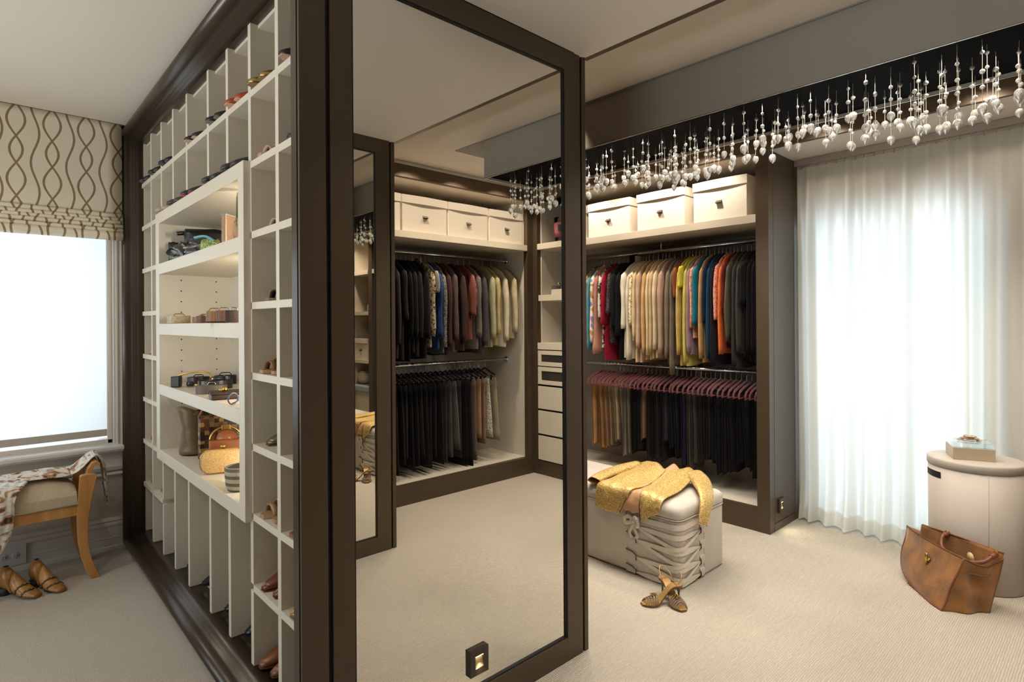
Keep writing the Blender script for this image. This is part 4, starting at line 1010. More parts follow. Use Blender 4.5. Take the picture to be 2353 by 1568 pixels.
kb = empty('keepsake_box', (-.628, 4.155, .7025), 'taupe box with a clear lid and leather flower on the hamper', 'box', None, radians(21))
MB().box(-.095, -.09, 0, .095, .09, .066).build('base', BOXM, kb, .0015)
ACR = WGLASS
MB().box(-.093, -.088, .0665, .093, .088, .093).build('acrylic_lid', WGLASS, kb, .001)
FL = mat('flower_leather', (182, 160, 136), .6)
rn = random.Random(2)
for ringn, (n, R_, z, tl) in enumerate(((8, .040, .0955, .10), (7, .026, .100, .30), (5, .013, .105, .55))):
    for q in range(n):
        a = 2 * pi * q / n + ringn * .4
        def fn(u, v, a=a, R_=R_, z=z, tl=tl):
            l = .026 * (v - .3); w = .020 * sin(pi * (.12 + .8 * v)) * (2 * u - 1); rad = R_ + l
            return (rad * cos(a) - w * sin(a), rad * sin(a) + w * cos(a), z + max(0, l + .01) * tl + .006 * (2 * u - 1) ** 2 * .6)
        MB().grid(fn, 4, 5).build('petal', FL, kb, solid=.0016)
MB().lathe([(0, 0), (.008, .001), (.010, .007), (.006, .013), (0, .015)], (0, 0, .1065), 10).build('flower_centre', FL, kb)

SUE = mat('tan_suede', (150, 100, 48), .92, bump=(60, .4, .004), var=(8, .55), sheen=.3)
SUE2 = mat('brown_leather', (116, 66, 40), .42)
P1 = Vector((-.66, 3.604, 0)); E1 = Vector((.657, -.754, 0)); E2 = Vector((.754, .657, 0))
bag = empty('suede_handbag', P1, 'tan suede handbag slumped open on the carpet against the hamper', 'bag')
def bp_(s, d, z): return E1 * s + E2 * d + Vector((0, 0, z))
frc = catm([[(-.29, .0, .012), (-.20, -.004, .001), (-.09, -.006, .001), (0, 0, .001)], [(-.40, .022, .045), (-.26, .008, .055), (-.10, .008, .055), (.0, .02, .055)], [(-.455, .055, .12), (-.30, .035, .125), (-.11, .035, .12), (.0, .045, .12)], [(-.478, .085, .20), (-.315, .062, .20), (-.12, .066, .19), (.0, .075, .19)], [(-.488, .10, .268), (-.325, .085, .272), (-.13, .092, .268), (.0, .105, .272)]])
def front(u, v, o=0):
    p = frc(u, v); q = bp_(p.x, p.y - o + .004 * sin(6 * u + 9 * v), p.z); return q
MB().grid(lambda u, v: front(u, v), 24, 20).build('front_panel', SUE, bag, solid=.004)
bkc = catm([[(-.245, .03, .006), (-.12, .13, .002), (0, .222, .002)], [(-.30, .045, .10), (-.15, .15, .10), (0, .245, .10)], [(-.315, .07, .22), (-.16, .17, .21), (.005, .268, .20)], [(-.315, .085, .335), (-.16, .185, .325), (.012, .285, .31)]])
MB().grid(lambda u, v: bp_(*(bkc(u, v) + Vector((0, .004 * sin(8 * u + 5 * v), 0)))), 20, 16).build('back_panel', SUE, bag, solid=.004)
def gus(u, v):
    a = frc(1, v); b = bkc(1, v * .88); p = a.lerp(b, u); fold = sin(pi * u) * (.028 * v * sin(pi * v * .9 + .3) + .010 * sin(3 * pi * u + 6 * v)) - .004 * sin(14 * v + 5 * u) * sin(pi * u)
    return bp_(p.x + .012 * sin(pi * u) - fold, p.y, p.z - .03 * v * sin(pi * u) * (v > .8))
MB().grid(gus, 22, 22).build('gusset', SUE, bag, solid=.004)
MB().grid(lambda u, v: bp_(*(frc(0, v).lerp(bkc(0, v * .9), u) + Vector((.05 * sin(pi * u) * v, 0, 0)))), 8, 12).build('gusset', SUE, bag, solid=.004)
MB().grid(lambda u, v: bp_(*(frc(u, 0).lerp(bkc(u, 0), v))), 12, 4).build('base_panel', SUE, bag, solid=.002)
for pth in ([front(1, i / 14, .003) for i in range(15)], [front(0, i / 14, .003) for i in range(15)], [front(i / 14, 1, .002) for i in range(15)], [front(i / 14, 0, .002) + Vector((0, 0, .004)) for i in range(15)], [bp_(*bkc(i / 14, 1)) for i in range(15)], [bp_(*bkc(1, i / 14 * .9)) for i in range(15)], [gus(i / 12, 1) for i in range(13)]):
    MB().tube(pth, .0042, 6).build('piping', SUE2, bag)
hp = [bp_(-.205, .150, .325), bp_(-.20, .128, .318), bp_(-.19, .112, .295), bp_(-.165, .10, .268), bp_(-.12, .098, .256), bp_(-.06, .112, .25), bp_(-.01, .145, .252), bp_(.015, .19, .266), bp_(.012, .225, .288), bp_(.002, .255, .302)]
f2 = catm([hp]);
MB().tube([f2(i / 30, 0) for i in range(31)], .0098, 10).build('handle', SUE2, bag)
for q, w in ((hp[0], hp[1]), (hp[-1], hp[-2])):
    MB().tube([q, w], .0135, 10).build('handle_collar', SUE2, bag)
    MB().tube([q + Vector((.011 * cos(a), 0, .011 * sin(a) + .006)) for a in [2 * pi * k / 12 for k in range(12)]], .0024, 6, loop=True).build('handle_ring', GOLD, bag)
fo = front(.50, .72, .008)
m = MB(); m.tube([fo - E2 * .004 + Vector((0, 0, -.031)), fo - E2 * .004 + Vector((0, 0, .031))], .014, 4, ry=.006, up=tuple(E1)); m.build('turn_lock', GOLD, bag)
MB().tube([fo + E1 * .012 + Vector((0, 0, -.001)) , fo + E1 * .026 + E2 * -.002], .008, 10).build('lock_stud', GOLD, bag)
c = bp_(-.09, .195, .245); m = MB().tube([c, c - E2 * .003], .026, 20); m.build('mirror_disc', mat('cream_disc', (214, 190, 140), .4), bag)
# ================================================================ patterned roman shade and roller shade
def shade_mat():
    m = mat('ogee_embroidered_linen', (206, 196, 172), .85, bump=(220, .15, .002)); nt = m.node_tree; b = nt.nodes['Principled BSDF']; N = nt.nodes.new; K = nt.links.new
    tc = N('ShaderNodeTexCoord'); sp_ = N('ShaderNodeSeparateXYZ'); K(tc.outputs['Object'], sp_.inputs[0])
    def M_(op, a, bb=None, c=None):
        n = N('ShaderNodeMath'); n.operation = op
        for i, v in enumerate((a, bb, c)):
            if v is None: continue
            if isinstance(v, (int, float)): n.inputs[i].default_value = v
            else: K(v, n.inputs[i])
        return n.outputs[0]
    y, z = sp_.outputs['Y'], sp_.outputs['Z']
    def fam(P, A, k, ph, off, w):
        s_ = M_('SINE', M_('MULTIPLY_ADD', z, k, ph)); u = M_('MULTIPLY_ADD', s_, A, y); u = M_('ADD', u, off)
        fr = M_('FRACT', M_('DIVIDE', u, P)); d = M_('ABSOLUTE', M_('SUBTRACT', fr, .5)); return M_('LESS_THAN', d, w / P)
    tot = fam(.17, .036, 17.5, 0, .0, .0062)
    for a in (( .17, -.036, 17.5, .0, .012, .0062), (.17, .020, 17.5, 1.2, .088, .0058)): tot = M_('MAXIMUM', tot, fam(*a))
    mx = N('ShaderNodeMix'); mx.data_type = 'RGBA'; K(tot, mx.inputs[0]); mx.inputs[6].default_value = L((222, 212, 190)); mx.inputs[7].default_value = L((142, 118, 84)); K(mx.outputs[2], b.inputs['Base Color'])
    return m
OGEE = shade_mat()
XS = XL + .085
rs = empty('roman_shade', (XS, -.25, 2.1), 'cream roman shade with brown wavy embroidery, folded up over the window', 'shade')
ry0, ry1 = -1.30 + .25, .699 + .25
m = MB().grid(lambda u, v: (.004 * sin(2.2 * u * 6 + 3 * v) * sin(pi * v) * .6, ry0 + (ry1 - ry0) * u, .712 - .60 * v), 24, 14); m.build('fabric_panel', OGEE, rs, solid=.004)
MB().box(-.07, ry0, .68, -.006, ry1, .714).build('head_rail', WHITEP, rs)
for k in range(6):
    z1 = .122 - .0235 * k; d = .017 + .004 * k
    def fo_(u, v, z1=z1, d=d, k=k):
        a = pi * v; return (.004 + d * sin(a) ** .6 + .0015 * sin(7 * u + k), ry0 + (ry1 - ry0) * u, z1 - .030 * v + .003 * sin(3.5 * u + 2 * k) - (.0 if k < 5 else .03 * v))
    fm = MB().grid(fo_, 20, 10); fm.v = [(a, b - .037 * k, c - .071 * (k + 1)) for a, b, c in fm.v]; fd = fm.build('fold', OGEE, rs, solid=.003); fd.location = (0, .037 * k, .071 * (k + 1))
def roller_mat():
    m = bpy.data.materials.new('roller_fabric'); m.use_nodes = True; nt = m.node_tree; N = nt.nodes.new; K = nt.links.new; nt.nodes.remove(nt.nodes['Principled BSDF'])
    d = N('ShaderNodeBsdfDiffuse'); d.inputs[0].default_value = (.85, .86, .86, 1); t = N('ShaderNodeBsdfTranslucent'); t.inputs[0].default_value = (.85, .87, .88, 1); x = N('ShaderNodeMixShader'); x.inputs[0].default_value = .55
    tc = N('ShaderNodeTexCoord'); mp = N('ShaderNodeMapping'); mp.inputs['Scale'].default_value = (30, 30, 400); n = N('ShaderNodeTexNoise'); n.inputs['Scale'].default_value = 1; n.inputs['Detail'].default_value = 4; K(tc.outputs['Object'], mp.inputs[0]); K(mp.outputs[0], n.inputs['Vector'])
    cr = N('ShaderNodeValToRGB'); cr.color_ramp.elements[0].color = (.74, .77, .79, 1); cr.color_ramp.elements[1].color = (.92, .93, .93, 1); K(n.outputs['Fac'], cr.inputs[0]); K(cr.outputs[0], t.inputs[0])
    K(d.outputs[0], x.inputs[1]); K(t.outputs[0], x.inputs[2]); K(x.outputs[0], nt.nodes['Material Output'].inputs[0]); return m
rl = empty('roller_shade', (XL - .035, -.3, .75), 'white translucent roller shade drawn down in the window', 'shade')
MB().grid(lambda u, v: (0, (-.92) + (1.865) * u, .045 + 1.62 * v), 2, 2).build('fabric', roller_mat(), rl)
MB().box(-.005, -.92, .0, .006, .945, .046).build('hem_bar', mat('hem_bar', (176, 166, 154), .5), rl, .002)
MB().tube([(.02, wy1 + .022 + .3 + .02, 1.35), (.02, wy1 + .022 + .3 + .02, .02)], .003, 6).build('pull_cord', SILVER, rl)

# ================================================================ wooden stool with scarf
MAPLE = ramp_mat('honey_maple', [(.3, 'a8713a'), (.5, 'b98348'), (.7, 'c9975c')], 5, 'noise', rough=.3, vec_scale=(3, 3, .6), detail=4, bump=.03)
SEATF = mat('boucle_seat', (196, 180, 154), .95, bump=(260, .7, .004), var=(90, .12))
st = empty('window_stool', (-4.33, -.05, 0), 'honey maple stool with upholstered seat and raised ends below the window', 'stool')
sl_ = st.location
side = [(.523, 0), (.503, .05), (.487, .10), (.474, .16), (.467, .22), (.465, .30), (.470, .38), (.482, .46), (.497, .54), (.510, .600), (.500, .611), (.470, .616), (.436, .614), (.428, .606), (.424, .54), (.416, .47), (.412, .40), (.414, .30), (.418, .22), (.430, .14), (.450, .06), (.478, 0)]
for sy in (1, -1):
    for x0, x1 in ((-4.195, -4.155), (-4.515, -4.475)):
        poly = [((y - .0 if sy > 0 else -.10 - y + .0) - sl_.y, z) for y, z in side]
        if sy < 0: poly = poly[::-1]
        MB().prism(poly, 'X', x0 - sl_.x, x1 - sl_.x).build('leg', MAPLE, st, .003)
    yy = lambda y: (y if sy > 0 else -.10 - y) - sl_.y
    pr = [(yy(y), z) for y, z in ((.462, .60), (.470, .64), (.492, .672), (.515, .678), (.530, .664), (.528, .648), (.514, .655), (.500, .648), (.488, .62), (.484, .60))]
    if sy < 0: pr = pr[::-1]
    MB().prism(pr, 'X', -4.475 - sl_.x, -4.195 - sl_.x).build('end_rail', MAPLE, st, .002)
y0, y1 = -.514 - sl_.y, .414 - sl_.y
for x0, x1 in ((-4.185, -4.163), (-4.507, -4.485)): MB().box(x0 - sl_.x, y0, .385, x1 - sl_.x, y1, .446).build('seat_rail', MAPLE, st, .002)
def seat(u, v):
    x = -4.512 + .354 * v; y = y0 + (y1 - y0) * u; e = min(u, 1 - u) * (y1 - y0); f = min(v, 1 - v) * .354
    return (x - sl_.x, y, .50 + .095 * min(1, (f / .10)) ** .5 * min(1, e / .05 + .75) * (.55 + .45 * min(1, e / .12)) - .0)
m = MB().grid(seat, 40, 16); m.build('seat_cushion', SEATF, st)
m = MB()
for x, n in ((-4.158, 1), (-4.512, -1)): m.add([(x - sl_.x, y0, .447), (x - sl_.x, y1, .447), (x - sl_.x, y1, .505), (x - sl_.x, y0, .505)], [(0, 1, 2, 3) if n > 0 else (3, 2, 1, 0)])
m.build('seat_border', SEATF, st)
for x in (-4.155, -4.515): MB().tube([(x - sl_.x, y0, .451), (x - sl_.x, y1, .451)], .0045, 6).build('gimp_braid', SEATF, st)

SCARF = ramp_mat('printed_silk_scarf', [(.28, '2c211c'), (.38, '6a4a34'), (.43, 'b08258'), (.48, 'd2c8bb'), (.56, 'ddd8d0'), (.62, 'b9b2ab'), (.68, '8c7a68'), (.76, '4a3a30')], 13, 'noise', rough=.6, detail=5, distort=1.4, bump=.1)
sc = empty('silk_scarf', (-4.33, .2, .62), 'brown and white printed silk scarf trailing over the stool and its right end', 'scarf')
cl_ = sc.location
main = catm([[(-4.40, .575, .375), (-4.36, .578, .365), (-4.32, .572, .378)], [(-4.42, .565, .50), (-4.36, .57, .50), (-4.29, .563, .50)], [(-4.43, .552, .63), (-4.35, .556, .64), (-4.27, .548, .64)], [(-4.44, .515, .692), (-4.35, .518, .700), (-4.25, .512, .694)],
             [(-4.44, .448, .64), (-4.35, .448, .66), (-4.24, .446, .63)], [(-4.45, .40, .605), (-4.35, .40, .625), (-4.25, .40, .606)], [(-4.46, .30, .605), (-4.34, .30, .632), (-4.23, .30, .606)],
             [(-4.45, .20, .606), (-4.33, .20, .634), (-4.22, .19, .607)], [(-4.46, .08, .607), (-4.34, .07, .630), (-4.20, .06, .604)], [(-4.47, -.06, .607), (-4.35, -.08, .628), (-4.22, -.10, .606)]])
def rp(u, v): return .011 * sin(18 * u + 7 * v) * (.4 + .6 * sin(pi * u)) + .006 * sin(31 * u - 9 * v)
def mf(u, v):
    p = main(u, v); r_ = rp(u, v)
    if v < .28: return (p.x - cl_.x, p.y + abs(r_) - cl_.y, p.z - cl_.z)
    return (p.x - cl_.x, p.y - cl_.y, p.z + abs(r_) - cl_.z)
MB().grid(mf, 26, 60).build('scarf_body', SCARF, sc, solid=.003)
tail = catm([[(-4.30, .20, .615), (-4.30, .10, .618), (-4.31, .0, .615)], [(-4.22, .19, .612), (-4.21, .09, .616), (-4.22, -.02, .612)], [(-4.150, .165, .575), (-4.143, .06, .58), (-4.146, -.05, .575)], [(-4.130, .14, .50), (-4.122, .03, .50), (-4.126, -.08, .50)],
             [(-4.128, .12, .38), (-4.118, .01, .38), (-4.124, -.10, .38)], [(-4.128, .10, .28), (-4.120, -.01, .26), (-4.126, -.10, .27)], [(-4.13, .06, .20), (-4.122, -.02, .17), (-4.13, -.09, .19)]])
MB().grid(lambda u, v: (lambda p: (p.x + abs(.012 * sin(20 * u + 4 * v)) * min(1, 3 * v) - cl_.x, p.y + .01 * sin(12 * v + 5 * u) - cl_.y, p.z + abs(.010 * sin(20 * u)) * (1 - v) - cl_.z))(tail(u, v)), 20, 36).build('scarf_tail', SCARF, sc, solid=.003)

# ================================================================ wooden clogs (shoe lasts) on the carpet
LASTW = ramp_mat('worn_last_wood', [(.3, '7e5426'), (.5, 'a06e36'), (.72, 'b5854a')], 14, 'noise', rough=.32, detail=4, bump=.05)
STRP = mat('studded_strap', (72, 58, 40), .5)
def clog(loc, rz, label):
    r = empty('wooden_clog', loc, label, 'shoe', 'pair of wooden clogs under the stool', rz)
    def W(t): return .012 + .031 * sin(pi * min(1, .12 + t * 1.25)) if t < .45 else .0405 - .012 * sin(pi * min(1, (t - .45) / .35)) * .8 if t < .8 else .032 * sqrt(max(.12, 1 - ((t - .8) / .22) ** 2))
    def Hh(t): return .020 + .022 * min(1, t * 5) + .07 * max(0, (t - .22) / .35) ** 1.2
    Ln = .262
    def sec(t, h, zb, shear=0):
        w = W(t); return [(w * c * (1 - .35 * max(0, s_) ** 1.5), Ln * t + shear * max(0, s_), zb + (h * (.5 + .5 * s_) if True else 0)) for c, s_ in [(cos(2 * pi * k / 16), sin(2 * pi * k / 16)) for k in range(16)]]
    def zb(t): return .006 + .030 * min(1, max(0, (t - .35) / .45)) ** 1.3
    MB().loft([sec(t, Hh(t), zb(t), .02 * max(0, t - .3)) for t in (0, .02, .06, .12, .2, .3, .4, .48, .54, .58)]).build('last_front', LASTW, r)
    MB().loft([sec(t, h, zb(t)) for t, h in ((.585, .028), (.62, .05), (.66, .10), (.70, .118), (.78, .122), (.88, .12), (.95, .11), (1.0, .085))]).build('heel_block', LASTW, r)
    MB().lathe([(.011, 0), (.011, .0025)], (0, Ln * .82, zb(.82) + .1215), 12).build('last_hole', GAP, r)
    MB().loft([[(w * cos(2 * pi * k / 14), Ln * .86 + w * 1.1 * sin(2 * pi * k / 14), z) for k in range(14)] for w, z in ((.022, 0), (.024, .008), (.029, zb(.86) + .006))]).build('heel', mat('clog_heel_' + str(int(rz * 100)), (38, 34, 26), .5), r)
    for t in (.20, .36):
        w = W(t); h = Hh(t); b = zb(t); P = []
        for q in range(15):
            a = pi * (-.08 + 1.16 * q / 14); s_ = sin(a); c = cos(a)
            P.append(((w + .0025) * c * (1 - .35 * max(0, s_) ** 1.5), Ln * t + .02 * max(0, t - .3) * max(0, s_) + .02 * (abs(c) - .5), b + h * (.5 + .5 * s_) + .002 * s_))
        s1 = MB().tube(P, .0022, 8, ry=.0068, up=(0, 0, 1) if False else None).build('strap', STRP, r)
        m = MB()
        for q in (1, 3, 5, 7, 9, 11, 13): p = P[q]; m.lathe([(0, -.003), (.003, -.001), (.0028, .0018), (0, .003)], (p[0] * 1.03, p[1], p[2] + .0012), 8)
        tag(m.build('stud', SILVER, s1), kind='stuff')
clog((-4.062, .232, 0), facing((-4.062, .232), (-4.262, .085)), 'honey wood clog with two studded straps nearest the frame edge')
clog((-4.052, .335, 0), facing((-4.052, .335), (-4.285, .215)), 'honey wood clog with two studded straps beside the stool leg')
# ================================================================ shoes in the cubbies
def pump_mesh(Ln=.235, H=.0, point=.5, open_=.42):
    m = MB(); rings = []; n = 14; flags = []
    for i in range(n + 1):
        t = i / n
        w = .006 + .031 * sin(pi * min(1, .06 + t * 1.35)) ** (1 - .35 * point) if t < .35 else .0365 - .009 * sin(pi * min(1, (t - .35) / .45)) if t < .8 else .030 * sqrt(max(.06, 1 - ((t - .8) / .21) ** 2))
        h = .014 + .030 * min(1, t / .3) ** .8 if t < open_ else .040 + .018 * min(1, max(0, (t - .55) / .35))
        a = min(1, max(0, (t - .32) / .5)); z0 = .004 + H * a * a * (3 - 2 * a); y = Ln * t; op = t > open_
        zi = z0 + .010 if op else z0 + h * 1.10
        rings.append([(-w * .8, y, z0), (-w, y, z0 + .3 * h), (-w * .96, y, z0 + .65 * h), (-w * (.86 if op else .72), y, z0 + h * (1 if op else .92)), (-w * (.70 if op else .3), y, zi if not op else z0 + .013), (w * (.70 if op else .3), y, zi if not op else z0 + .013), (w * (.86 if op else .72), y, z0 + h * (1 if op else .92)), (w * .96, y, z0 + .65 * h), (w, y, z0 + .3 * h), (w * .8, y, z0)])
    m.loft(rings); return m
def shoe_parts(H):
    up = pump_mesh(H=H)
    so = MB(); R_ = []
    for i in range(15):
        t = i / 14; w = (.007 + .030 * sin(pi * min(1, .06 + t * 1.35)) ** .8 if t < .35 else .0345 - .009 * sin(pi * min(1, (t - .35) / .45)) if t < .8 else .028 * sqrt(max(.06, 1 - ((t - .8) / .21) ** 2))); a = min(1, max(0, (t - .32) / .5)); z = H * a * a * (3 - 2 * a)
        R_.append([(-w, .235 * t - .001, z), (w, .235 * t - .001, z), (w, .235 * t - .001, z + .0045), (-w, .235 * t - .001, z + .0045)])
    so.loft(R_, smooth=False)
    he = MB().loft([[(w * cos(2 * pi * k / 10), .212 + w * sin(2 * pi * k / 10), z) for k in range(10)] for w, z in ((.007, 0), (.008, H * .5), (.020, H + .002))]) if H > .02 else None
    return up, so, he
SHP = {h: [x.mesh('shoe') if x else None for x in shoe_parts(h)] for h in (.0, .055)}
_shm = {}
def shm(c, rough=.4, metal=0):
    k = (c, rough, metal)
    if k not in _shm: _shm[k] = mat('leather_' + c, c, rough, metal, bump=(60, .06, .002))
    return _shm[k]
def mesh_part(me, name, m, parent):
    me = me.copy(); me.materials.clear(); me.materials.append(m); o = bpy.data.objects.new(name, me); COL.objects.link(o)
    if parent: o.parent = parent
    return o
def shoe_pair(x, y, z, col, sole, desc, where, H=.0, kind='pump', rough=.4, metal=0, rz=0, gap=.044, name=None):
    for q, sd in ((-1, 'left'), (1, 'right')):
        lab = f'{sd} one of the {desc}, {where}'
        a = rz + q * -.04; yy = y + (.012 if q > 0 else 0)
        nm = name or ('sandal' if kind == 'sandal' else 'flat_shoe' if H < .02 else 'heeled_shoe')
        if kind == 'sandal':
            r = empty(nm, (x + q * gap, yy, z), lab, 'shoe', 'shoes in the cubbies', a); m_ = shm(col, rough, metal); s_ = shm(sole, .5)
            Ln = .235; m = MB(); R_ = []
            for i in range(17):
                t = i / 16; zz = .0 + sole_z(t, H) + .004; w = sole_w(t) * 1.12
                R_.append([(-w, Ln * t, zz), (w, Ln * t, zz), (w * .96, Ln * t, zz - .013), (-w * .96, Ln * t, zz - .013)])
            m.loft(R_, smooth=False); m.build('sole', s_, r)
            for k, (t, h, wd) in enumerate(((.16, .038, .013), (.30, .05, .013))):
                w = sole_w(t) * 1.14; MB().tube([(w * cos(pi * q_ / 10), Ln * t, sole_z(t, H) + h * sin(pi * q_ / 10)) for q_ in range(11)], .002, 6, ry=wd).build('strap', m_, r)
            w = .03; zc = sole_z(.9, H); MB().tube([(w * cos(pi * q_ / 12), Ln * .93 - .055 + .065 * abs(sin(pi * q_ / 12)) ** .8, zc + .012 + .05 * sin(pi * q_ / 12)) for q_ in range(13)], .003, 6).build('back_strap', m_, r)
            if H > .02: MB().lathe([(.009, 0), (.009, H * .5), (.017, sole_z(.93, H) - .010)], (0, Ln * .92, .0), 8).build('heel', m_, r)
        else:
            up, so, he = SHP[H]; o = mesh_part(up, nm, shm(col, rough, metal), None); o.location = (x + q * gap, yy, z + .0008); o.rotation_euler.z = a; tag(o, lab, 'shoe', 'shoes in the cubbies')
            mesh_part(so, 'sole', shm(sole, .6), o)
            if he: mesh_part(he, 'heel', shm(col, rough, metal), o)
cellx = [(-1.747 - 2.133) / 2 - .0] + [(XD[i] + XD[i + 1]) / 2 for i in range(7)] + [(XLF + XD[7]) / 2]
cellx[0] = -1.99; YT = YS + .030
ROW = {0: 2.433, 1: 2.147, 2: 1.863, 3: 1.578, 4: 1.295, 5: 1.008, 6: .727, 7: .440, 8: .122}
rown = ['top row', 'second row', 'third row', 'fourth row', 'fifth row', 'sixth row', 'seventh row', 'eighth row', 'bottom row']
coln = ['cubby by the mirror', 'second cubby from mirror', 'third cubby from mirror', 'fourth cubby from mirror', 'wide middle cubby', 'sixth cubby from mirror', 'seventh cubby from mirror', 'second cubby from left', 'leftmost cubby']
SHO = [(0, 0, '1c191a', 'b8937c', 'black flats with tan soles', .0, 'pump'), (0, 1, 'b89a5a', '8a6a40', 'gold metallic pumps', .055, 'pump', .2, .8), (0, 2, 'b2452a', 'c9a184', 'red flats with pale soles', .0, 'pump'), (0, 3, '1e1e20', '6f6a64', 'black flats with grey soles', .0, 'pump'), (0, 4, '221d1c', 'c4a48c', 'black slippers with beige toes', .0, 'pump'),
 (0, 6, '1b1820', '4a4048', 'black flats', .0, 'pump'), (0, 7, '191718', '5a5450', 'black leather flats', .0, 'pump'), (0, 8, '2a2423', '55504a', 'dark brown flats', .0, 'pump'),
 (1, 0, '1a1718', '4a4240', 'black heels', .055, 'pump'), (1, 1, 'c9a78e', 'b89078', 'nude sandals', .0, 'sandal'), (1, 2, '2f2d2f', '3a3636', 'charcoal flats', .0, 'pump'), (1, 3, '262a29', '3c3a38', 'glossy black pumps', .0, 'pump', .15), (1, 4, '26242a', 'b0305c', 'black trainers with magenta soles', .0, 'pump'), (1, 5, '4a423a', '3a342e', 'grey snakeskin pumps', .055, 'pump'), (1, 6, 'b5a08c', 'a08c76', 'striped beige flats', .0, 'pump'),
 (2, 1, 'c4b3a2', 'a08a72', 'silver-beige sandals', .0, 'sandal'), (2, 7, 'b9a58e', '9a8670', 'beige flats', .0, 'pump'), (2, 8, '3a2e2a', '5a4a40', 'dark sandals', .0, 'sandal'),
 (3, 1, '2e2420', '8a6a50', 'dark brown sandals', .055, 'sandal'), (3, 0, 'b4a898', '8a7a68', 'cream rope pumps', .055, 'pump'), (3, 8, 'a8302c', '8a6a5a', 'red sandals', .0, 'sandal'),
 (4, 1, '8e6440', 'a87c54', 'tan leather sandals', .055, 'sandal'), (4, 0, 'b0865e', '9a7450', 'nude patent pumps', .055, 'pump', .15), (4, 8, 'b8a49c', 'a03030', 'grey flats with red toes', .0, 'pump'), (4, 7, 'a09488', '6a5a50', 'woven beige flats', .0, 'pump'),
 (5, 1, '6f6648', '4a4434', 'metallic olive flats', .0, 'pump', .25, .6), (5, 0, 'a87a68', '8a6254', 'blush sandals', .055, 'sandal'), (5, 8, 'b4aca4', '8a8078', 'silver sandals', .0, 'sandal', .25, .7),
 (6, 1, 'b08c64', 'a88460', 'glossy nude platform sandals', .055, 'sandal', .15), (6, 0, 'a87c54', '8a5c3a', 'tan cut-out sandals', .055, 'sandal'), (6, 8, 'b02838', '7a5a50', 'bright red pumps', .0, 'pump', .2),
 (7, 1, '6e3420', '5a3020', 'chestnut mary-jane shoes', .055, 'pump', .25), (7, 0, 'a8743c', '7a5230', 'caramel patent round-toed pumps', .055, 'pump', .12), (7, 8, 'b8aea0', 'a09080', 'pale silver pointed pumps', .055, 'pump', .25, .5), (7, 7, 'b09a80', '8a7660', 'beige slingbacks', .0, 'sandal'),
 (8, 1, '7c4826', '5a3a24', 'brown tab loafers', .0, 'pump', .3), (8, 2, '1c1b1e', '26242a', 'black leather ankle shoes', .055, 'pump', .25), (8, 3, '1f1e24', '28262c', 'black pointed shoes', .055, 'pump', .25), (8, 4, '181618', '24201f', 'black suede pumps', .055, 'pump', .8), (8, 5, '24222a', '2c2a30', 'black velvet slippers', .0, 'pump', .8), (8, 6, '2a2c38', '33333c', 'navy quilted shoes', .0, 'pump'), (8, 7, 'b4a494', '9a8672', 'pearl flats', .0, 'pump', .25), (8, 8, 'a89484', '8a7464', 'pale bronze flats', .0, 'pump', .3)]
for t in SHO:
    r_, c_, col, so, ds, H, kd = t[:7]; ro = t[7] if len(t) > 7 else .4; me_ = t[8] if len(t) > 8 else 0
    z = ROW[r_] + (.002 if r_ == 1 and 2 <= c_ <= 6 else 0); y = {0: .782, 1: .764 if 2 <= c_ <= 6 else .81, 8: .852}.get(r_, .835) if (r_, c_) not in ((4, 1), (6, 1), (6, 0), (7, 1), (7, 0), (8, 1)) else .812
    dx = (-.075 if c_ == 4 else -.034) if r_ == 8 or (r_ == 1 and 2 <= c_ <= 6) or (r_ == 0 and c_) else 0
    shoe_pair(cellx[c_] + dx, y, z + .0008, col, so, ds, f'{rown[r_]}, {coln[c_]}', H, kd, ro, me_)

# ================================================================ bags and belts in the lit display box
BLK = mat('black_leather', (24, 22, 23), .32, bump=(30, .25, .006)); BRN = mat('dark_brown_leather', (46, 32, 28), .35, bump=(60, .1, .003))
def soft(name, label, cat, loc, rz, w, d, h, m, taper=.75, lean=0, seed=0, pinch=.5, grp=None, rip=.008):
    """slouchy closed bag body: rounded base, pinched top"""
    r = random.Random(seed); ph = r.uniform(0, 6); rings = []
    for i in range(11):
        t = i / 10; ww = w / 2 * (1 - (1 - taper) * t) * (.90 if i in (0, 10) else 1); dd = d / 2 * (1 - (1 - pinch) * t ** 1.5) * (.8 if i == 0 else 1)
        rings.append([(ww * (abs(cos(a)) ** .6) * (1 if cos(a) >= 0 else -1) + rip * sin(3 * a + 6 * t + ph) * t, dd * (abs(sin(a)) ** .7) * (1 if sin(a) >= 0 else -1) + lean * t + rip * sin(5 * a + 9 * t + ph) * (t > .05), h * t + (rip * sin(4 * a + ph) if t == 1 else 0)) for a in [2 * pi * k / 22 for k in range(22)]])
    o = MB().loft(rings).build(name, m); o.location = loc; o.rotation_euler.z = rz; return tag(o, label, cat, grp)
def strapt(par, pts, r_=.004, ry=.010, m=None, name='strap', up=None):
    f = catm([pts]); return MB().tube([f(i / 24, 0) for i in range(25)], r_, 8, ry=ry, up=up).build(name, m or BLK, par)
Z1, Z2, Z3, Z4 = 1.8505, 1.497, 1.1425, .7575
G5 = 'bags in the lit display box'
def face(x, y): return atan2(y, x) + pi / 2      # turn the front of a thing towards the room entrance
A = lambda x, y: face(x, y)
b = soft('shoulder_bag', 'large slouchy black shoulder bag on the top display shelf', 'bag', (-3.70, .985, Z1), A(-3.70, .985), .25, .13, .185, BLK, .9, 0, 1, .75, G5, .010)
strapt(b, [(-.12, -.06, .16), (-.10, -.09, .10), (-.06, -.10, .03), (0, -.105, .012), (.04, -.10, .03)], .004, .011); strapt(b, [(-.15, .0, .165), (-.05, -.02, .195), (.06, -.02, .180), (.15, 0, .165)], .012, .014)
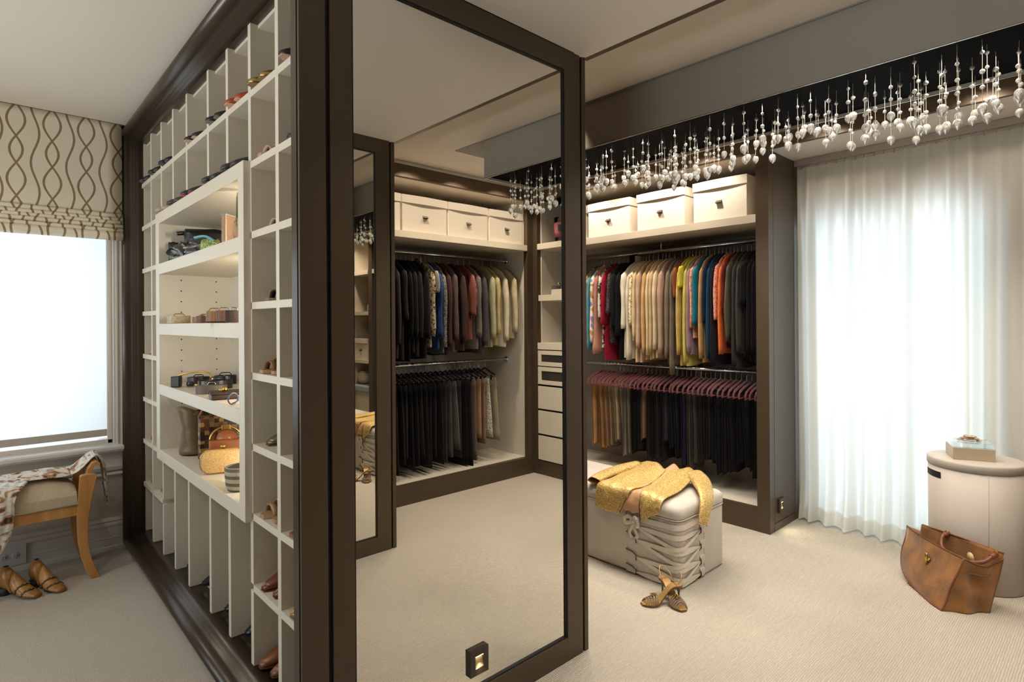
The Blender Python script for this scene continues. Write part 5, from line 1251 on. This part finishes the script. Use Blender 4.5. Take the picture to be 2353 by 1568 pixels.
b = soft('handbag', 'folded black patent bag at the front left of the top display shelf', 'bag', (-3.60, .826, Z1), .02, .34, .06, .085, mat('black_patent', (20, 19, 21), .12, bump=(22, .5, .012)), .9, 0, 2, .8, G5, .008)
strapt(b, [(-.08, -.03, .07), (-.04, -.055, .04), (.02, -.055, .02), (.09, -.05, .012)], .003, .008)
for x, y, lb, sd in ((-3.845, .845, 'upright black clutch at the far left of the top display shelf', 3), (-3.825, .905, 'upright black clutch second from the left on the top display shelf', 4)):
    soft('clutch_bag', lb, 'bag', (x, y, Z1), A(x, y), .05, .03, .125, BLK, .95, 0, sd, .8, G5, .003)
b = soft('handbag', 'black gathered evening bag in the middle of the top display shelf', 'bag', (-3.27, .838, Z1), .05, .34, .08, .075, BLK, .8, 0, 6, .6, G5, .009)
strapt(b, [(-.07, -.02, .06), (-.03, -.045, .05), (.03, -.04, .03), (.10, -.04, .008)], .003, .006)
GRN = ramp_mat('green_beaded', [(.4, '5e6b2a'), (.55, 'a4b45a'), (.7, 'd6d9a4')], 160, 'noise', rough=.35)
b = soft('beaded_pouch', 'small lime green beaded pouch on the top display shelf', 'bag', (-3.03, .825, Z1), A(-3.03, .825) - .5, .10, .045, .05, GRN, .8, 0, 7, .6, G5, .004)
strapt(b, [(.04, 0, .03), (.09, -.02, .02), (.13, 0, .012), (.10, .02, .012)], .004, .004, SILVER, 'bead_chain'); strapt(b, [(-.03, .02, .04), (.01, .03, .062), (.06, .03, .055)], .006, .010, mat('aqua_handle', (120, 180, 190), .3), 'aqua_tab')
SEQ = mat('copper_sequins', (150, 120, 100), .2, .8, bump=(500, .6, .003))
m = MB().box(-.055, -.012, 0, .055, .012, .145).build('clutch_bag', SEQ, None, .006); m.location = (-2.85, .862, Z1); m.rotation_euler.z = A(-2.85, .862) + 1.0; tag(m, 'upright metallic sequinned clutch near the right of the top display shelf', 'bag', G5)
MB().box(-.056, -.0135, .138, .056, .0135, .1465).build('frame', SILVER, m, .002)
VEL = mat('green_velvet', (74, 92, 52), .9, bump=(40, .3, .004), sheen=.6)
m = soft('tall_clutch', 'tall green velvet clutch against the right side of the top display shelf', 'bag', (-2.655, .86, Z1), A(-2.655, .86) + .3, .09, .04, .215, VEL, .6, 0, 9, .6, G5, .004)
m = soft('purse', 'rolled tan leather purse in front of the green clutch', 'purse', (-2.60, .822, Z1), A(-2.6, .82), .06, .05, .08, mat('tan_purse', (176, 142, 112), .45), .6, 0, 10, .5, G5, .004)
# belts
def belt(loc, rz, ra, rb, hb, m, bm, label, turns=1.6, bw=.04, name='belt', bh=None, gap=.0035):
    o = empty(name, loc, label, 'belt', 'rolled belts in the display box', rz)
    n = int(turns * 28); mb = MB(); ring = []
    for i in range(n + 1):
        a = 2 * pi * i / 28 - pi / 2; g = -gap * i / 28
        ring.append(((ra + g) * cos(a), (rb + g) * sin(a), hb / 2 + .0005))
    mb.tube(ring, .0014, 6, ry=hb / 2, up=(0, 0, 1)) if False else None
    R_ = []
    for i in range(n + 1):
        x, y, z = ring[i]; k = Vector((x, y, 0)).normalized() * .0013
        R_.append([(x - k.x, y - k.y, .0008), (x + k.x, y + k.y, .0008), (x + k.x, y + k.y, hb), (x - k.x, y - k.y, hb)])
    mb.loft(R_, smooth=False); mb.build('strap', m, o)
    bh = bh or hb * 1.25; y = -rb - .004; q = [(-bw / 2, y, .003), (bw / 2, y, .003), (bw / 2, y, bh), (-bw / 2, y, bh)]
    pts = []
    for i in range(4):
        a, b2 = Vector(q[i]), Vector(q[(i + 1) % 4]); pts += [a.lerp(b2, .15), a.lerp(b2, .5), a.lerp(b2, .85)]
    bu = MB().tube(pts, .0028, 6, loop=True).build('buckle', bm, o)
    MB().tube([(-bw / 2, y - .001, bh / 2), (bw / 2, y - .003, bh / 2)], .0015, 6).build('prong', bm, bu); return o
TAN = mat('tan_belt', (126, 84, 54), .45); CRM = mat('snakeskin_belt', (186, 168, 134), .4, var=(60, .3)); BRB = mat('brown_belt', (92, 58, 38), .45); FUR = mat('dark_pony_hair', (58, 44, 40), .9, bump=(200, .6, .005)); BKB = mat('black_belt', (22, 21, 22), .3)
for x, y, ra, rb, hb, m_, bm, lb, bw in ((-3.72, .845, .06, .042, .044, CRM, GOLD, 'rolled pale snakeskin belt with gold buckle at the left of the eye-level shelf', .055), (-3.44, .89, .045, .032, .034, TAN, SILVER, 'rolled tan belt behind the snakeskin belt', .03), (-3.23, .848, .036, .028, .036, BRB, GOLD, 'rolled brown belt with ornate gold buckle', .034),
    (-3.06, .85, .036, .030, .058, TAN, GOLD, 'rolled wide tan belt with a large gold buckle', .05), (-2.91, .85, .034, .028, .058, BRB, SILVER, 'rolled brown belt with a silver buckle', .046), (-2.77, .85, .036, .03, .056, FUR, SILVER, 'rolled dark furry belt at the right of the eye-level shelf', .03)):
    belt((x, y, Z2 + .0005), A(x, y), ra, rb, hb, m_, bm, lb, bw=bw)
c = box('belt_tag', BRN, -.05, -.02, 0, .05, .02, .006, None, .002); c.location = (-2.84, .80, Z2 + .0005); c.rotation_euler.z = A(-2.9, .8); tag(c, 'flat dark leather tab lying in front of the silver-buckled belt', 'belt')
for x, y, ra, rb, hb, m_, bm, lb, bw in ((-3.76, .955, .06, .05, .036, BRN, BKB, 'rolled dark brown belt at the back left of the third display shelf', .05), (-3.58, 1.05, .06, .05, .05, BKB, BKB, 'rolled black belt with a black buckle at the back of the third display shelf', .06), (-3.36, .935, .085, .055, .046, BKB, BKB, 'large rolled glossy black belt on the third display shelf', .05),
    (-3.16, .862, .072, .035, .04, mat('grey_brown_belt', (84, 74, 66), .45), SILVER, 'rolled grey-brown belt with a silver buckle on the third display shelf', .035)):
    belt((x, y, Z3 + .0005), A(x, y), ra, rb, hb, m_, bm, lb, bw=bw)
h = empty('ring_belt', (-3.58, .858, Z3), 'black belt with a large gold loop on the third display shelf', 'belt', 'rolled belts in the display box', A(-3.58, .858) - .35)
f = catm([[(-.10, 0, .010), (-.125, 0, .035), (-.11, 0, .068), (-.07, 0, .082), (.0, 0, .076), (.06, 0, .060)]]); MB().tube([f(i / 24, 0) for i in range(25)], .0045, 8).build('gold_loop', GOLD, h)
f = catm([[(-.10, 0, .010), (-.06, .0, .006), (-.02, 0, .012)]]); MB().tube([f(i / 8, 0) for i in range(9)], .0042, 8).build('gold_loop', GOLD, h)
MB().box(.04, -.022, .001, .085, .022, .060).build('keeper', BKB, h, .004); MB().lathe([(.0, 0), (.018, .002), (.022, .015), (.018, .028), (0, .03)], (-.01, 0, .001), 12).build('end_bead', mat('green_stone', (40, 48, 40), .2), h)
w = empty('wallet', (-2.89, .858, Z3), 'dark brown flap wallet with a gold clasp on the third display shelf', 'wallet', None, A(-2.86, .845) + .15)
pr = [(-.05, .002), (.05, .002), (.05, .020), (-.035, .034), (-.050, .030), (-.056, .016)]
MB().prism(pr, 'X', -.075, .075).build('body', BRN, w, .004); MB().prism([(-.052, .020), (-.040, .037), (.04, .026), (.04, .022), (-.036, .032), (-.047, .018)], 'X', -.077, .077).build('flap', BRN, w, .002)
m = MB().lathe([(0, .0), (.014, .002), (.013, .010), (.006, .017), (0, .018)], (.01, -.022, .0335), 10); m.lathe([(0, .0), (.010, .002), (.009, .008), (0, .012)], (.027, -.022, .033), 8); m.build('clasp', GOLD, w)
g = empty('eyeglasses', (-2.62, .822, Z3), 'blue-grey folded eyeglasses standing at the right of the third display shelf', 'eyeglasses', None, A(-2.62, .815) + .8)
BLUE = mat('blue_frame', (84, 96, 120), .3)
for q in (-1, 1): MB().tube([(q * .032 + .027 * cos(a), 0, .030 + .024 * sin(a)) for a in [2 * pi * k / 18 for k in range(18)]], .0035, 6, loop=True).build('rim', BLUE, g)
MB().tube([(-.008, 0, .036), (0, 0, .040), (.008, 0, .036)], .003, 6).build('bridge', BLUE, g); MB().tube([(-.058, .002, .034), (.05, .012, .012)], .0025, 6).build('temple', BLUE, g)
# bags on the bottom shelf
OLV = mat('olive_leather', (104, 84, 52), .42, bump=(18, .35, .012))
b = empty('bucket_bag', (-3.62, .90, Z4), 'olive brown leather bucket bag with a side buckle on the bottom display shelf', 'bag', G5, A(-3.62, .90))
rings = []
for z, w_, d_, yo in ((0, .068, .058, 0), (.006, .076, .066, 0), (.025, .077, .066, 0), (.05, .072, .060, 0), (.09, .070, .056, .004), (.14, .066, .052, .006), (.18, .068, .050, .006), (.215, .080, .052, .0), (.245, .088, .055, -.004)):
    rings.append([(w_ * cos(a) + .004 * sin(5 * a + 30 * z), d_ * sin(a) + yo + .003 * sin(4 * a + 22 * z), z + .0005 + (.02 * sin(a + 1.2) + .012 * sin(2 * a) if z > .2 else 0)) for a in [2 * pi * k / 26 for k in range(26)]])
MB().loft(rings, caps=False).build('body', OLV, b, solid=.003); MB().lathe([(.0, .004), (.07, .004)], n=16).build('base', OLV, b)
MB().tube([(-.074, -.02, .135), (-.060, -.052, .135), (-.02, -.062, .136)], .003, 8, ry=.014, up=(0, 0, 1)).build('side_strap', BRB, b)
MB().tube([(-.036 + .022 * cos(a), -.064, .135 + .020 * sin(a)) for a in [2 * pi * k / 16 for k in range(16)]], .003, 6, loop=True).build('buckle', GOLD, b)
MB().tube([(-.078 + .0, -.03, .02), (-.05, -.062, .022), (0, -.071, .024), (.05, -.062, .022)], .004, 6, ry=.012).build('base_band', OLV, b)
CROC = ramp_mat('brown_woven_leather', [(.25, '2a1812'), (.4, '5a3820'), (.55, '3a2216'), (.7, '96703e')], 44, 'cell', rough=.3, bump=.5)
BT = mat('cognac_leather', (140, 80, 44), .32, bump=(40, .15, .004))
b = empty('woven_handbag', (-3.43, .985, Z4), 'large brown woven leather handbag at the back of the bottom display shelf', 'bag', G5, A(-3.43, .985))
MB().prism([(-.048, 0), (.048, 0), (.03, .23), (-.03, .23)], 'X', -.115, .115).build('body', CROC, b, .012)
MB().prism([(-.050, .07), (-.047, .07), (-.028, .245), (.02, .248), (.02, .243), (-.033, .240)], 'X', -.05, .06).build('flap', BT, b, .002)
MB().box(-.06, -.058, .058, .075, -.046, .078).build('flap_band', BT, b, .004)
f = catm([[(-.115, -.02, .22), (-.10, -.03, .27), (-.02, -.02, .298), (.07, -.02, .290), (.115, -.02, .22)]]); MB().tube([f(i / 20, 0) for i in range(21)], .005, 8, ry=.011).build('strap', BT, b)
MB().tube([(-.118 + .0, -.028 + .012 * cos(a), .205 + .024 * sin(a)) for a in [2 * pi * k / 14 for k in range(14)]], .004, 6, loop=True).build('strap_ring', GOLD, b)
m = MB()
for x, z in ((.105, .10), (.105, .075), (-.10, .07), (-.085, .07)): m.lathe([(0, -.006), (.006, 0), (0, .006)], (x, -.046, z), 8)
tag(m.build('stud', GOLD, b), kind='stuff')
b = empty('top_handle_bag', (-3.225, .952, Z4), 'cognac leather bag with an arched gold handle on the bottom display shelf', 'bag', G5, A(-3.225, .952))
MB().prism([(-.03, 0), (.03, 0), (.018, .13), (-.018, .13)], 'X', -.075, .085).build('body', BT, b, .008)
MB().loft([[(.052 * cos(a), -.012, .125 + .055 * sin(a)) for a in [pi * k / 14 for k in range(15)]], [(.052 * cos(a), .006, .125 + .055 * sin(a)) for a in [pi * k / 14 for k in range(15)]]]).build('arched_top', BT, b)
MB().tube([(.075 * cos(a) + .005, -.016, .125 + .068 * sin(a)) for a in [pi * k / 20 for k in range(21)]], .0055, 8).build('arched_handle', GOLD, b); MB().box(-.016, -.026, .178, .026, -.006, .205).build('handle_plate', GOLD, b, .003)
WGO = ramp_mat('gold_woven_clutch', [(.0, '8a6836'), (.4, 'b8935a'), (1, 'c8a468')], 130, 'voronoi', rough=.5, bump=.5)
b = empty('woven_clutch', (-3.06, .880, Z4), 'gold woven box clutch with a pink tassel on the bottom display shelf', 'clutch', 'bags in the lit display box', A(-3.06, .880))
def srect(hw, z0, z1, r, y, n=6):
    o = []
    for cx, cz, a0 in ((hw - r, z0 + r, -90), (hw - r, z1 - r, 0), (-hw + r, z1 - r, 90), (-hw + r, z0 + r, 180)):
        for k in range(n + 1): a = radians(a0 + 90 * k / n); o.append((cx + r * cos(a), y, cz + r * sin(a)))
    return o
MB().loft([srect(.085, .010, .108, .038, -.026), srect(.094, .003, .115, .044, -.020), srect(.096, .001, .117, .045, -.006), srect(.096, .001, .117, .045, -.001)]).build('front_shell', WGO, b); MB().loft([srect(.096, .001, .117, .045, .001), srect(.096, .001, .117, .045, .006), srect(.094, .003, .115, .044, .020), srect(.085, .010, .108, .038, .026)]).build('back_shell', WGO, b)
MB().tube([(x * 1.004, 0, z) for x, y, z in srect(.096, .001, .117, .045, 0)], .0026, 6, loop=True).build('frame_rim', GOLD, b)
MB().lathe([(0, .118), (.006, .118), (.006, .123), (.013, .126), (.013, .133), (.006, .136), (0, .137)], (-.005, 0, 0), 12).build('clasp', GOLD, b)
TAS = mat('rose_silk_cord', (206, 146, 98), .6)
f = catm([[(-.090, -.01, .075), (-.118, -.02, .06), (-.125, -.035, .02), (-.105, -.055, .012), (-.075, -.065, .010)]]); MB().tube([f(i / 20, 0) for i in range(21)], .004, 6).build('cord', TAS, b)
f = catm([[(-.090, -.012, .070), (-.102, -.03, .045), (-.098, -.05, .016), (-.075, -.066, .011)]]); MB().tube([f(i / 16, 0) for i in range(17)], .004, 6).build('cord', TAS, b)
m = MB(); rn = random.Random(4)
for k in range(46):
    a = rn.uniform(-.38, .30); ln = rn.uniform(.07, .105); z0 = rn.uniform(.003, .022)
    m.tube([(-.072, -.068, .010), (-.072 + .45 * ln * cos(a), -.068 + .45 * ln * sin(a) - .004, z0 + .006), (-.072 + ln * cos(a), -.068 + ln * sin(a) * 1.2, max(.003, z0 - .006))], .0018, 4)
tag(m.build('tassel_fringe', TAS, b), kind='stuff')
STR = ramp_mat('striped_canvas', [(.4, '6a5a44'), (.5, 'a8a48c')], 10, 'wave', axis='Z', rough=.7, bump=.2)
b = empty('round_purse', (-2.70, .858, Z4), 'small round striped leather purse at the right of the bottom display shelf', 'purse', G5, A(-2.70, .855))
MB().lathe([(0, .001), (.058, .001), (.066, .02), (.070, .07), (.071, .105), (.068, .105), (.064, .03), (0, .025)], n=28).build('body', STR, b)
MB().grid(lambda u, v: (.064 * cos(pi * (.1 + .9 * u)), .064 * sin(pi * (.1 + .9 * u)), .10 + .03 * v * sin(pi * u)), 12, 3).build('flap', mat('olive_flap', (98, 84, 62), .6), b)
MB().tube([(-.074 , -.012 + .010 * cos(a), .062 + .012 * sin(a)) for a in [2 * pi * k / 12 for k in range(12)]], .003, 6, loop=True).build('side_ring', BRB, b)
